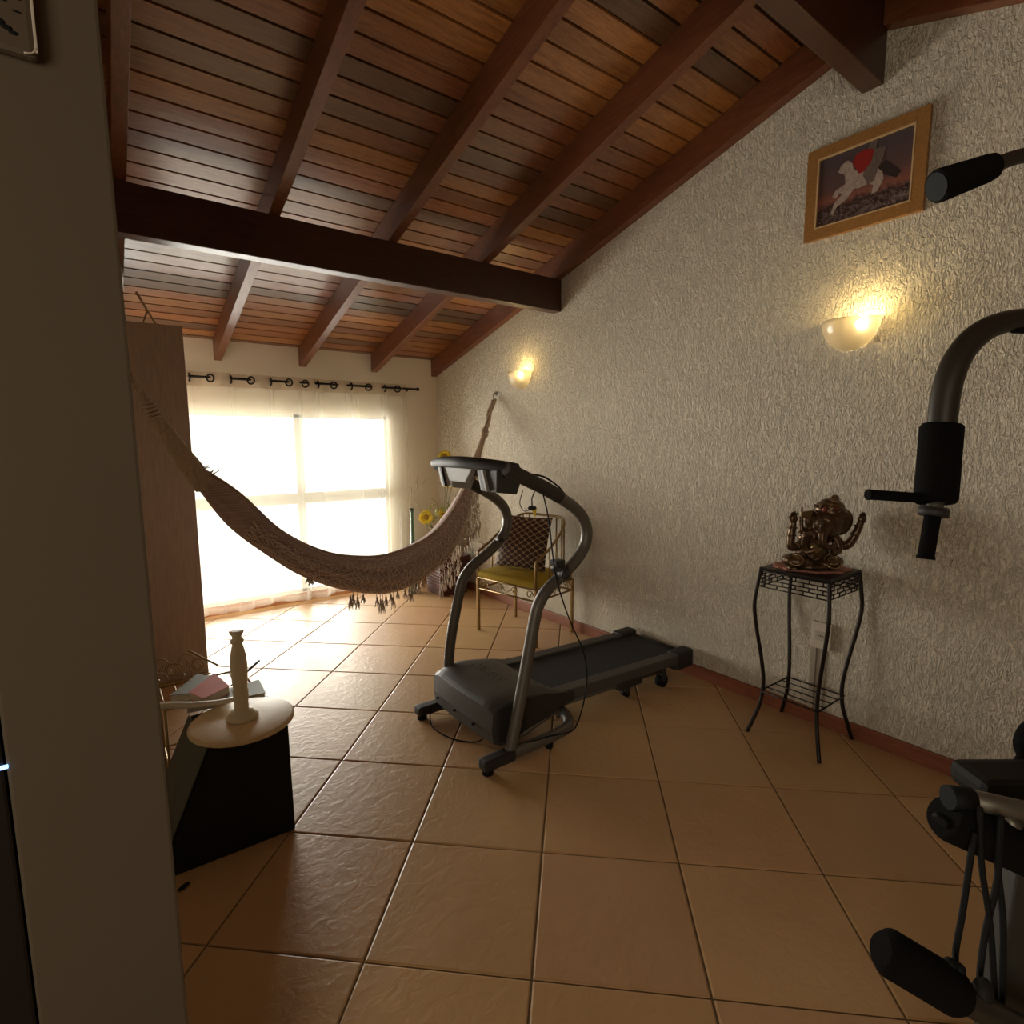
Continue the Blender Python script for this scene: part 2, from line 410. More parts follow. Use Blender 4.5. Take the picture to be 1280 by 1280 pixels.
# individual bevelled tiles laid diagonally, all in the floor mesh
bm = bmesh.new(); bm.from_mesh(floor.data)
lay = bm.loops.layers.float_color.new('tint')
O = Vector((.1363, 1.6034, 0)); EI = Vector((.7290, -.6845, 0)) * .45; EJ = Vector((.6845, .7290, 0)) * .45
for i in range(-12, 13):
    for j in range(-12, 14):
        p0 = O + EI * i + EJ * j; cen = p0 + (EI + EJ) / 2
        if not (XN - .3 < cen.x < WX + .3 and YB - .3 < cen.y < WY + .35): continue
        tn = random.uniform(.90, 1.06); tr = random.uniform(.97, 1.03); tb = random.uniform(.94, 1.04)
        def q(a, b, z): return bm.verts.new(p0 + EI * a + EJ * b + Vector((0, 0, z)))
        g, h = .0062, .0165
        lo = [q(g, g, -.004), q(1 - g, g, -.004), q(1 - g, 1 - g, -.004), q(g, 1 - g, -.004)]
        md = [q(g * 1.2, g * 1.2, -.0015), q(1 - g * 1.2, g * 1.2, -.0015), q(1 - g * 1.2, 1 - g * 1.2, -.0015), q(g * 1.2, 1 - g * 1.2, -.0015)]
        hi = [q(h, h, 0), q(1 - h, h, 0), q(1 - h, 1 - h, 0), q(h, 1 - h, 0)]
        fs = [bm.faces.new(hi)]
        for k in range(4):
            fs.append(bm.faces.new((lo[k], lo[(k + 1) % 4], md[(k + 1) % 4], md[k])))
            fs.append(bm.faces.new((md[k], md[(k + 1) % 4], hi[(k + 1) % 4], hi[k])))
        for f in fs:
            f.material_index = 1
            for l in f.loops: l[lay] = (tn, tn * tr, tn * tb, 1)
# trim the tiles that run past the walls
for co, no in (((WX + .05, 0, 0), (1, 0, 0)), ((0, WY + .2, 0), (0, 1, 0)), ((XN - .05, 0, 0), (-1, 0, 0)), ((0, YB - .05, 0), (0, -1, 0))):
    bmesh.ops.bisect_plane(bm, geom=bm.verts[:] + bm.edges[:] + bm.faces[:], plane_co=co, plane_no=no, clear_outer=True)
bm.to_mesh(floor.data); bm.free()

# right wall: gable shaped
mb = MB()
poly = [(YB - .1, 0), (WY + .15, 0), (WY + .15, zc(WY) + .02), (1.116, 3.25), (YB - .1, zc(YB) + .03)]
mb.prism(poly, (WX, 0, -.02), (0, 1, 0), (0, 0, 1), (1, 0, 0), .12)
struct(mb.build('wall_right', M['stucco']))
# window wall with its opening
ox0, ox1, oz0, oz1 = -.15, 2.20, .07, 1.612
mb = MB()
top = zc(WY) + .0
for a, b in (((XL - .1, WY, -.02), (ox0, WY + .14, top)), ((ox1, WY, -.02), (WX + .02, WY + .14, top)),
             ((ox0, WY, oz1), (ox1, WY + .14, top)), ((ox0, WY, -.02), (ox1, WY + .14, oz0))): mb.box(a, b)
struct(mb.build('wall_window', M['plaster']))
mb = MB(); mb.box((XL - .12, 1.15, -.02), (XL, WY + .14, 3.3)); struct(mb.build('wall_left', M['plaster']))
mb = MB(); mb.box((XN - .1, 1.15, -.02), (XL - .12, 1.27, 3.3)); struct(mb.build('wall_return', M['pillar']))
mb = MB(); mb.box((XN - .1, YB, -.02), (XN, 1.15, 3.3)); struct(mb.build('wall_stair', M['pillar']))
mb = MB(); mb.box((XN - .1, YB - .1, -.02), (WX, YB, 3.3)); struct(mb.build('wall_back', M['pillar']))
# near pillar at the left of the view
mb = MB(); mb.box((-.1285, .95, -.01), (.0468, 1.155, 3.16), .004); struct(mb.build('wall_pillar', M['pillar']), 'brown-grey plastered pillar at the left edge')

# ceiling planks: one mesh, backing board plus planks with real gaps
mb = MB()
def slab(y0, y1, dz0, dz1, x0=XN, x1=WX + .02):
    mb.hexa([(x0, y0, zc(y0) + dz0), (x1, y0, zc(y0) + dz0), (x1, y1, zc(y1) + dz0), (x0, y1, zc(y1) + dz0),
             (x0, y0, zc(y0) + dz1), (x1, y0, zc(y0) + dz1), (x1, y1, zc(y1) + dz1), (x0, y1, zc(y1) + dz1)])
slab(1.1165, WY + .2, .010, .05); slab(YB - .1, 1.1155, .010, .05)
nb = len(mb.bm.faces)
def rx_next(x):     # boards are butted above the rafters, where the joint cannot be seen
    c = [q for q in [2.085, 1.447, .809, .171, -.467, -1.105] if q > x + .5]
    return random.choice(c + [9]) if c else 9
y = 2.477 - .098 * 14 + .004; ys = []
while y < WY + .1: ys.append((y, y + .0868)); y += .0985
y = 1.112
while y > YB - .1: ys.append((y - .0868, y)); y -= .0985
for (y0, y1) in ys:
    if y0 < 1.12 < y1: y0 = 1.12
    x = XN - random.uniform(0, 2)
    while x < WX + .02:
        x2 = rx_next(x)
        a, b = max(x, XN), min(x2, WX + .02)
        if b > a + .02:
            # tongue and groove board: lip at one edge, so a thin shadow line shows
            slab(y0, y1, 0, .0105, a, b - .0006)
        x = x2
ceil = struct(mb.build('ceiling', [M['plank'], M['gap']]))
fl = 0
for i, p in enumerate(ceil.data.polygons):
    if i < nb: p.material_index = 1
cols = {}
def ctint(p):
    k = round(p.index / 6 - .49)
    k = p.index // 6
    if k not in cols:
        r = random.random(); s = random.uniform(.75, 1.2)
        cols[k] = (s, s * random.uniform(.9, 1.05), s * .95) if r < .5 else ((s * .50, s * .62, s * .85) if r < .74 else (s * 1.45, s * 1.6, s * 1.25))
    return cols[k]
tints(ceil, ctint)
# rafters
n = 1
rx = [2.697, 2.085, 1.447, .809, .171, -.467, -1.105, -1.743]
for k, xc in enumerate(rx):
    x0, x1 = xc - .0275, xc + .0275
    if k == 0: x1 = WX + .001
    y0, y1 = 1.157, WY if xc > XL else 1.27
    mb = MB()
    def raf(y0, y1):
        mb.hexa([(x0, y0, zc(y0) - .156), (x1, y0, zc(y0) - .156), (x1, y1, zc(y1) - .156), (x0, y1, zc(y1) - .156),
                 (x0, y0, zc(y0) - .001), (x1, y0, zc(y0) - .001), (x1, y1, zc(y1) - .001), (x0, y1, zc(y1) - .001)], .003)
    if y1 > y0 + .2: raf(y0, y1)
    raf(YB, 1.074)
    struct(mb.build('trim_%d' % n, M['rafter']), 'sloping wooden ceiling rafter' + (' against the stucco wall' if k == 0 else '')); n += 1
mb = MB(); mb.box((XL, 3.06, 2.287), (WX - .002, 3.145, 2.505), .005); struct(mb.build('trim_%d' % n, M['beam']), 'dark wooden cross beam under the rafters'); n += 1
mb = MB(); mb.box((XN, 1.075, 2.83), (WX - .001, 1.157, 3.17), .005); struct(mb.build('trim_%d' % n, M['beam']), 'dark wooden ridge beam'); n += 1
# baseboards
mb = MB(); mb.box((WX - .015, YB, 0), (WX, WY, .072), .003); struct(mb.build('baseboard_right', M['base']))
mb = MB(); mb.box((XL, WY - .018, 0), (WX - .015, WY, .075), .003); struct(mb.build('baseboard_window', M['base_x']))

# window: frame, rail, stile, panes
mb = MB(); y0, y1 = WY + .03, WY + .09
for a, b in (((ox0, y0, oz0), (ox0 + .05, y1, oz1)), ((ox1 - .03, y0, oz0), (ox1, y1, oz1)), ((ox0, y0, oz1 - .03), (ox1, y1, oz1)),
             ((ox0, y0, oz0), (ox1, y1, oz0 + .03)), ((ox0, y0 - .01, .850), (ox1, y1 + .01, .945)), ((1.36, y0, oz0), (1.43, y1, oz1))): mb.box(a, b, .003)
win = struct(mb.build('window_1', M['white_frame']))
for a, b in (((ox0 + .05, .10), (1.36, .85)), ((1.43, .10), (ox1 - .03, .85)), ((ox0 + .05, .945), (1.36, 1.582)), ((1.43, .945), (ox1 - .03, 1.582))):
    mb = MB(); mb.box((a[0], WY + .058, a[1]), (b[0], WY + .062, b[1])); mb.build('window_pane', M['glass'], win)

# ---------------------------------------------------------------- curtains
RY, RZ = 4.79, 1.866
rings = [.592, .729, .871, 1.011, 1.159, 1.297, 1.431, 1.539, 1.668, 1.826, 1.979, 2.139, 2.256]
rod = thing('curtain_rod', (1.4, RY, RZ), 'thin dark metal curtain rod with a small knob end above the sheer curtains', 'curtain rod')
mb = MB(); mb.tube([(XL + .02, RY, RZ), (2.46, RY, RZ)], .0095, 12); mb.build('rod', M['iron'], rod)
mb = MB(); mb.ball((2.468, RY, RZ), .017); mb.build('finial', M['iron'], rod)
for bx_ in (2.40,):
    mb = MB(); mb.tube([(bx_, RY, RZ), (bx_, WY - .004, RZ)], .006, 8); mb.tube([(bx_, WY - .006, RZ), (bx_, WY + .0, RZ)], .018, 12); mb.build('bracket', M['iron'], rod)
def wave(x, rs):
    # + : fabric behind the rod, - : in front. zero at the rings
    if x <= rs[0]: return 0.6 * math.sin(PI * min(1, (rs[0] - x) / .12)) * -1
    for k in range(len(rs) - 1):
        if x <= rs[k + 1]:
            t = (x - rs[k]) / (rs[k + 1] - rs[k]); return math.sin(PI * t) * (1 if rs[-99] is None else 1) if False else math.sin(PI * t) * (1 if k % 2 == 0 else -1)
    t = min(1, (x - rs[-1]) / .1); return math.sin(PI * t) * (1 if (len(rs) - 1) % 2 == 0 else -1) * .6
def curtain(x0, x1, rs, seed, label, yo=0.0, flip=0):
    rnd = random.Random(seed); ph = [rnd.uniform(0, 6.28) for _ in range(6)]
    T = thing('sheer_curtain', ((x0 + x1) / 2, RY, .03), label, 'curtain', 'sheer white curtains on the rod')
    def sheet(z0, z1, nz, dy, name, mat, gap=0):
        mb = MB(); nx = 150; g = []
        for j in range(nz + 1):
            z = z0 + (z1 - z0) * j / nz; row = []
            f = max(0, min(1, (z - .3) / 1.5))
            for i in range(nx + 1):
                x = x0 + (x1 - x0) * i / nx
                w = wave(x, rs) * (1 if not flip else -1)
                lo = .020 * math.sin(x * 17 + ph[0] + z * .5) + .014 * math.sin(x * 37 + ph[1] + z * .6)
                y = RY + yo + w * .026 * (.35 + .65 * f) + lo * (1 - f) + .004 * math.sin(x * 90 + ph[2]) * (1 - .6 * f)
                xx = x + .02 * math.sin(z * 1.3 + ph[3]) * (1 - f) * (1 if i not in (0, nx) else 1)
                zz = z + ((.012 * math.sin(x * 9 + ph[4])) * (1 - f) if j == 0 or z < .3 else 0)
                row.append(mb.bm.verts.new((xx, y + dy, zz)))
            g.append(row)
        for j in range(nz):
            for i in range(nx):
                q = mb.bm.faces.new((g[j][i], g[j][i + 1], g[j + 1][i + 1], g[j + 1][i])); q.smooth = True
        o = mb.build(name, mat, T)
        return o
    sheet(.035, 1.80, 30, 0, 'panel', M['sheer'])
    sheet(1.80, 1.905, 4, 0, 'header_band', M['header'])
    sheet(.035, .085, 2, -.0015, 'hem', M['sheer'])
    for x in rs:
        mb = MB(); k = rs.index(x)
        odd = (k % 2 == 1) if not flip else (k % 2 == 0)
        mb.torus((x, RY + yo - (.022 if odd else .004), RZ - .008), .0270, .0068, (-.62, -.78, 0) if odd else (1, .05, 0), 24, 8); mb.build('grommet', M['iron'], T)
    return T
curtain(.40, 1.405, rings[:6], 3, 'sheer white curtain panel on the left half of the rod', -.004)
curtain(1.375, 2.355, rings[6:], 5, 'sheer white curtain panel on the right half of the rod, nearer the stucco wall', .01, 1)

# ---------------------------------------------------------------- wardrobe
W = thing('wardrobe', (.05, 3.95, 0), 'tall brown wardrobe standing beside the window curtain behind the hammock', 'wardrobe')
mb = MB(); mb.box((XL + .005, 3.684, .05), (.432, 4.22, 2.0), .003); mb.build('body', M['laminate'], W)
mb = MB(); mb.box((XL + .005, 3.666, .0), (.440, 3.684, 2.021), .003); mb.build('side_panel', M['laminate'], W)
mb = MB(); mb.box((XL + .005, 3.684, 2.0), (.440, 4.23, 2.021), .003); mb.build('top_panel', M['laminate'], W)
mb = MB(); mb.box((XL + .005, 3.70, 0), (.425, 4.2, .05)); mb.build('plinth', M['laminate'], W)
S = thing('wooden_stand', (.28, 3.8, 2.021), 'small pale wooden folding stand lying on top of the wardrobe', 'stand')
mb = MB(); mb.tube([(.245, 3.8, 2.204), (.332, 3.8, 2.030)], .010, 8, flat=.6); mb.build('long_stick', M['disc'], S)
mb = MB(); mb.tube([(.262, 3.83, 2.030), (.292, 3.81, 2.112)], .009, 8, flat=.6); mb.build('short_stick', M['disc'], S)

# ---------------------------------------------------------------- wall sconces
def sconce(yc, zt, R, label, en):
    T = thing('wall_sconce', (WX, yc, zt - .08), label, 'wall lamp', 'lit glass sconces on the stucco wall')
    mb = MB(); cs, cn = 22, 10; gr = []
    # shallow half bowl fixed to the wall, open upward; outer and inner skins
    for skin, k in ((1, 1.0), (0, .955)):
        g = []
        for j in range(cn + 1):
            ph = (PI / 2) * j / cn; row = []
            for i in range(cs + 1):
                th = PI * i / cs
                r = math.cos(ph) if j < cn else 0.02
                row.append(mb.bm.verts.new((WX - .004 - math.sin(th) * R * .92 * r * k, yc + math.cos(th) * R * r * k, zt - math.sin(ph) * R * 1.12 * k)))
            g.append(row)
        gr.append(g)
        for j in range(cn):
            for i in range(cs):
                v = (g[j][i], g[j][i + 1], g[j + 1][i + 1], g[j + 1][i])
                q = mb.bm.faces.new(v if skin else tuple(reversed(v))); q.smooth = True
    for i in range(cs): mb.bm.faces.new((gr[0][0][i], gr[0][0][i + 1], gr[1][0][i + 1], gr[1][0][i]))
    mb.build('glass_bowl', M['bowl'], T)
    mb = MB(); mb.tube([(WX, yc, zt - .05), (WX - .012, yc, zt - .05)], .035, 16); mb.build('wall_plate', M['white_plastic'], T)
    mb = MB(); mb.tube([(WX - .01, yc, zt - .05), (WX - .06, yc - .05, zt - .036)], .012, 10); mb.build('lamp_holder', M['white_plastic'], T)
    mb = MB(); mb.ball((WX - .065, yc - .066, zt - .034), (.020, .022, .024)); mb.build('bulb', M['bulb'], T)
    ld = bpy.data.lights.new('sconce_light', 'POINT'); ld.energy = en; ld.color = (1.0, .74, .30); ld.shadow_soft_size = .03
    lo = bpy.data.objects.new('sconce_light', ld); COL.objects.link(lo); lo.parent = T; lo.location = (-.075, -.070, .095)
    return T
sconce(1.135, 1.900, .118, 'larger looking lit glass wall sconce on the stucco wall, beneath the framed picture', 1.3)
sconce(3.52, 1.915, .118, 'smaller looking lit glass wall sconce on the stucco wall, above the hammock hook', 1.0)

# ---------------------------------------------------------------- picture
def picture():
    y0, y1, z0, z1 = .893, 1.360, 2.281, 2.671; x = WX - .022
    T = thing('framed_picture', (WX, (y0 + y1) / 2, z0), 'brown framed painting of a red-caped rider on a pale horse, high on stucco wall', 'picture')
    b = .046; mb = MB()
    for a, c in (((x, y0, z0), (WX, y0 + b, z1)), ((x, y1 - b, z0), (WX, y1, z1)), ((x, y0 + b, z0), (WX, y1 - b, z0 + b)), ((x, y0 + b, z1 - b), (WX, y1 - b, z1))): mb.box(a, c, .0015)
    mb.build('frame', M['frame_wood'], T)
    mb = MB(); k = .006
    for a, c in (((x - .001, y0 + b, z0 + b), (WX, y0 + b + k, z1 - b)), ((x - .001, y1 - b - k, z0 + b), (WX, y1 - b, z1 - b)), ((x - .001, y0 + b + k, z0 + b), (WX, y1 - b - k, z0 + b + k)), ((x - .001, y0 + b + k, z1 - b - k), (WX, y1 - b - k, z1 - b))): mb.box(a, c)
    mb.build('inner_bead', M['tan'], T)
    X = WX - .014; Y0, Y1, Z0, Z1 = y0 + b, y1 - b, z0 + b, z1 - b
    me = bpy.data.meshes.new('canvas'); me.from_pydata([(X - WX, Y1 - T.location.y, 0 + b), (X - WX, Y0 - T.location.y, b), (X - WX, Y0 - T.location.y, Z1 - z0), (X - WX, Y1 - T.location.y, Z1 - z0)], [], [(0, 1, 2, 3)])
    uv = me.uv_layers.new(name='UVMap')
    for i, c in enumerate(((0, 0), (1, 0), (1, 1), (0, 1))): uv.data[i].uv = c
    me.materials.append(M['painting']); cv = bpy.data.objects.new('canvas', me); COL.objects.link(cv); cv.parent = T
    w, h = Y1 - Y0, Z1 - Z0
    def shape(name, pts, mat, d):
        mb = MB(); mb.prism([(p[0] * w, p[1] * h) for p in pts], (X - d, Y1, Z0), (0, -1, 0), (0, 0, 1), (1, 0, 0), .001); mb.build(name, mat, cv)
    shape('painted_tail', [(.66, .60), (.72, .66), (.80, .56), (.88, .44), (.84, .38), (.76, .44), (.68, .50)], M['darkpaint'], .0012)
    shape('painted_horse', [(.23, .72), (.26, .80), (.33, .84), (.38, .78), (.40, .68), (.50, .62), (.64, .60), (.70, .52), (.72, .42), (.66, .28), (.60, .26), (.62, .38), (.56, .42), (.46, .40), (.42, .42), (.34, .30), (.24, .24), (.20, .14), (.17, .16), (.21, .30), (.30, .40), (.26, .42), (.22, .36), (.18, .40), (.22, .48), (.32, .52), (.31, .64), (.28, .68)], M['horse'], .0016)
    shape('painted_rider', [(.50, .56), (.54, .74), (.52, .86), (.58, .98), (.63, .97), (.62, .86), (.72, .84), (.70, .70), (.66, .60), (.62, .44), (.56, .40)], M['rider'], .0022)
    shape('painted_cape', [(.38, .78), (.42, .88), (.52, .90), (.60, .86), (.58, .70), (.50, .60), (.46, .60)], M['cape'], .0028)
picture()

# ---------------------------------------------------------------- outlets
def outlet(y0, y1, z0, z1, label):
    T = thing('wall_outlet', (WX, (y0 + y1) / 2, z0), label, 'outlet')
    mb = MB(); mb.box((WX - .022, y0, z0), (WX + .001, y1, z1), .004); mb.build('cover_plate', M['white_plastic'], T)
    mb = MB(); mb.box((WX - .0245, y0 + .02, z0 + .042), (WX - .02, y1 - .02, z1 - .042), .003); mb.build('socket_insert', M['off_white'], T)
    mb = MB()
    for dy in (-.010, .0, .010): mb.tube([(WX - .0255, (y0 + y1) / 2 + dy, (z0 + z1) / 2 + (.004 if dy == 0 else -.002)), (WX - .0235, (y0 + y1) / 2 + dy, (z0 + z1) / 2)], .0028, 8)
    mb.build('socket_holes', M['black'], T)
    return T
t = outlet(1.120, 1.212, .383, .512, 'cream wall outlet box on a vertical cable trunking behind the iron plant table')
mb = MB(); mb.box((WX - .014, 1.186, .073), (WX, 1.212, .383), .003); mb.box((WX - .006, 1.146, .073), (WX, 1.184, .383), .002); mb.build('cable_trunking', M['off_white'], t)
outlet(4.075, 4.15, .37, .47, 'small pale wall outlet low on the wall behind the gold chair')

# ---------------------------------------------------------------- iron table
def itable():
    T = thing('plant_table', (2.55, 1.16, 0), 'small dark wrought iron side table with curved legs against the stucco wall', 'table')
    x0, x1, y0, y1, z = 2.395, 2.700, 1.010, 1.320, .800
    mb = MB(); mb.box((x0, y0, z - .014), (x1, y1, z), .003); mb.build('tabletop', M['iron_table'], T)
    # lattice apron
    def strip(a, b):
        mb = MB(); A, B = Vector(a), Vector(b); L = (B - A)
        for k in range(5):
            zz = z - .018 - .018 * k
            mb.tube([A + Vector((0, 0, zz)), B + Vector((0, 0, zz))], .0030, 6)
            if k < 4:
                nn = 5; offs = (.5 if k % 2 else 0)
                for i in range(nn):
                    f = (i + .3 + offs * .8) / nn
                    if f < 1:
                        p = A + L * f; mb.tube([p + Vector((0, 0, zz)), p + Vector((0, 0, zz - .018))], .0030, 6)
        return mb.build('apron', M['iron_table'], T)
    i = .018
    strip((x0 + .004, y0 + .01, 0), (x0 + .004, y1 - .01, 0)); strip((x0 + .01, y0 + .004, 0), (x1 - .01, y0 + .004, 0))
    strip((x1 - .004, y0 + .01, 0), (x1 - .004, y1 - .01, 0)); strip((x0 + .01, y1 - .004, 0), (x1 - .01, y1 - .004, 0))
    cx, cy = (x0 + x1) / 2, (y0 + y1) / 2
    for sx in (-1, 1):
        for sy in (-1, 1):
            px = cx + sx * ((x1 - x0) / 2 - .006); py = cy + sy * ((y1 - y0) / 2 - .006)
            prof = [(.786, .0), (.72, .006), (.62, .012), (.50, .002), (.38, -.012), (.26, -.022), (.16, -.018), (.08, -.004), (0.0, .014)]
            q = []
            for (zz, o) in prof:
                q.append((min(px + sx * o * 1.2, WX - .022 if zz < .08 else WX - .012), py + sy * o * 1.2, zz))
            mb = MB(); mb.tube(q, .0085, 10, spline=5); mb.build('leg', M['iron_table'], T)
    mb = MB(); a = .024; zz = .205
    X0, X1, Y0, Y1 = x0 + a, x1 - a, y0 + a, y1 - a
    mb.tube([(X0, Y0, zz), (X1, Y0, zz)], .004, 6); mb.tube([(X0, Y1, zz), (X1, Y1, zz)], .004, 6)
    mb.tube([(X0, Y0, zz), (X0, Y1, zz)], .004, 6); mb.tube([(X1, Y0, zz), (X1, Y1, zz)], .004, 6)
    for k in range(1, 4):
        xx = X0 + (X1 - X0) * k / 4; mb.tube([(xx, Y0, zz), (xx, Y1, zz)], .003, 6)
    mb.build('lower_rack', M['iron_table'], T)
itable()
# woven mat under the statue
mb = MB(); nn = 48; cx, cy = 2.556, 1.165
top_, bot = [], []
for k in range(nn):
    a = 2 * PI * k / nn; r = 1 + .05 * math.sin(a * 9) + .03 * math.sin(a * 17 + 1)
    ex, ey = math.cos(a) * .155 * r, math.sin(a) * .105 * r
    c_, s_ = math.cos(2.25), math.sin(2.25)
    px, py = cx + ex * c_ - ey * s_, cy + ex * s_ + ey * c_
    px = max(2.385, min(2.712, px))
    top_.append(mb.bm.verts.new((px, py, .8082))); bot.append(mb.bm.verts.new((px, py, .8003)))
mb.bm.faces.new(top_); mb.bm.faces.new(list(reversed(bot)))
for k in range(nn): mb.bm.faces.new((bot[k], bot[(k + 1) % nn], top_[(k + 1) % nn], top_[k]))
tag(mb.build('woven_mat', M['doily']), 'reddish woven oval mat under the bronze elephant-headed statue', 'mat')

# ---------------------------------------------------------------- statue (seated elephant-headed figure)
def statue():
    base = Vector((2.528, 1.158, .8088))
    T = thing('deity_statue', base, 'bronze seated elephant-headed statue with raised arms on the iron side table', 'statue')
    U = Vector((.80, -.60, 0)); F = Vector((-.60, -.80, 0)); K = 1 / 286.0
    def P(px, py, w=0.0):   # local sketch units: x to the right, y up, w towards the room
        return base + U * (px * K) + F * w + Vector((0, 0, py * K))
    rot = Matrix((U, -F, Vector((0, 0, 1)))).transposed()
    def el(mb, px, py, w, rx, ry, rz, tilt=0): mb.ball(P(px, py, w), (rx * K, ry * K, rz * K), rot @ Matrix.Rotation(math.radians(tilt), 3, 'Y'), 18, 12)
    mb = MB()
    el(mb, 2, 22, 0, 20, 18, 22)          # belly / torso
    el(mb, 6, 40, -.01, 22, 14, 16)       # chest and shoulders
    el(mb, -20, 10, .03, 20, 17, 10, 8)   # folded legs
    el(mb, 14, 9, .035, 22, 17, 9, -6)
    el(mb, -3, 5, .03, 26, 20, 6)
    el(mb, 17, 58, .012, 19, 17, 20, 8)   # head
    # trunk curling to the side
    mb.tube([P(10, 58, .055), P(2, 46, .075), P(2, 36, .08), P(10, 30, .078), P(18, 32, .072), P(17, 38, .07)], [.024, .020, .016, .013, .011, .009], 12, spline=4)
    # rear right arm raised
    mb.tube([P(26, 46, -.01), P(38, 30, -.01), P(48, 30, 0), P(56, 46, .005), P(61, 60, .005)], [.022, .021, .020, .017, .014], 12, spline=4)
    # left arm raised
    mb.tube([P(-6, 42, .0), P(-16, 30, .01), P(-28, 28, .02), P(-29, 44, .022), P(-27, 60, .02)], [.020, .018, .018, .017, .013], 12, spline=4)
    # front arms
    mb.tube([P(24, 44, .02), P(30, 26, .04), P(18, 22, .06)], [.018, .016, .014], 10, spline=4)
    mb.tube([P(-8, 42, .02), P(-16, 24, .05), P(-6, 26, .07)], [.018, .016, .014], 10, spline=4)
    mb.tube([P(-2, 40, 0), P(-12, 46, .0), P(-14, 56, .0), P(-15, 66, 0)], [.014, .012, .010, .009], 10, spline=4)
    b = mb.build('body', M['bronze'], T)
    rm = b.modifiers.new('remesh', 'REMESH'); rm.mode = 'VOXEL'; rm.voxel_size = .0032; rm.use_smooth_shade = True
    # ears
    for (px, py, w, s, tl) in ((39, 58, -.005, 1, 18), (-1, 62, -.005, .7, -12)):
        mb = MB(); el(mb, px, py, w, 13 * s, 4, 17 * s, tl); mb.build('ear', M['bronze'], T)
    # crown in stacked rings
    mb = MB(); tilt = rot @ Matrix.Rotation(math.radians(16), 3, 'Y') @ Matrix.Diagonal((1.12, 1.12, 1.0))
    mb.lathe([(.048, 0), (.058, .010), (.060, .022), (.056, .030), (.058, .038), (.052, .050), (.044, .056), (.044, .062), (.030, .074), (.016, .080), (.014, .090), (.010, .096), (.002, .100)], P(20, 66, .0), 28, rot=tilt)
    for k in range(16):
        a = 2 * PI * k / 16; mb.ball(Vector(P(20, 66, 0)) + tilt @ Vector((math.cos(a) * .058, math.sin(a) * .058, .030)), .007, None, 8, 6)
    mb.build('crown', M['bronze'], T)
    mb = MB(); mb.ball(P(6, 76, .055), (.010, .010, .015), None, 12, 8); mb.build('crown_jewel', M['copper'], T)
    mb = MB(); mb.ball(P(20, 78, .060), (.009, .009, .012), None, 12, 8); mb.build('crown_jewel', M['copper'], T)
    # hands with fingers
    for (px, py, w) in ((62, 62, .006), (-27, 64, .02)):
        mb = MB(); el(mb, px, py, w, 5, 3, 6)
        for k in range(4): mb.tube([P(px - 3.2 + 2.1 * k, py + 3, w), P(px - 3.4 + 2.1 * k, py + (7, 8.2, 7.8, 6.5)[k], w + .004), P(px - 3.2 + 2.0 * k, py + (8, 9.5, 9, 7.5)[k], w + .009)], [.0042, .0038, .003], 8)
        mb.tube([P(px - 4, py - 1, w), P(px - 6.5, py + 3, w + .005)], [.0042, .003], 8)
        mb.build('hand', M['bronze'], T)
    # axe
    mb = MB(); mb.tube([P(-16, 52, .0), P(-14, 78, .0)], .004, 8); mb.prism([(-2, 0), (10, -5), (12, 8), (-2, 6)], P(-14, 66, 0), U * K, (0, 0, K), F, .008); mb.build('axe', M['bronze_gold'], T)
    # gold rims on the robe folds, belt, necklace, bracelets
    mb = MB()
    for (p_, R_, r_, n_) in ((P(16, 12, .078), .034, .0035, F + Vector((0, 0, .9))), (P(16, 13, .080), .019, .004, F + Vector((0, 0, .9))), (P(-28, 14, .070), .026, .0035, F * .8 - U * .6 + Vector((0, 0, .8)))):
        mb = MB(); mb.torus(p_, R_, r_, n_, 28, 8); mb.build('robe_trim', M['bronze_gold'], T)
    mb = MB()
    mb = MB(); el(mb, -1, 27, .052, 9, 3, 8); mb.build('belly_plate', M['bronze_gold'], T)
    mb = MB(); mb.torus(P(8, 40, .02), .042, .005, F * .5 + Vector((0, 0, 1)), 30, 8); mb.build('necklace', M['copper'], T)
    for (a, b_) in ((P(52, 38, .002), P(56, 46, .005)), (P(57, 50, .005), P(59, 56, .005)), (P(-29, 40, .02), P(-29, 46, .022)), (P(-28, 50, .021), P(-28, 55, .02))):
        d = (b_ - a).normalized(); mb = MB(); mb.torus((a + b_) / 2, .0165, .0042, d, 20, 8); mb.build('bracelet', M['bronze'], T)
    mb = MB(); mb.lathe([(.050, 0), (.054, .006), (.050, .012)], P(0, 0, .02), 28); mb.lathe([(.03, 0), (.033, .006), (.03, .012)], P(-24, 0, .03), 20); mb.lathe([(.03, 0), (.033, .006), (.03, .012)], P(20, 0, .03), 20); mb.build('pedestal', M['bronze'], T)
statue()

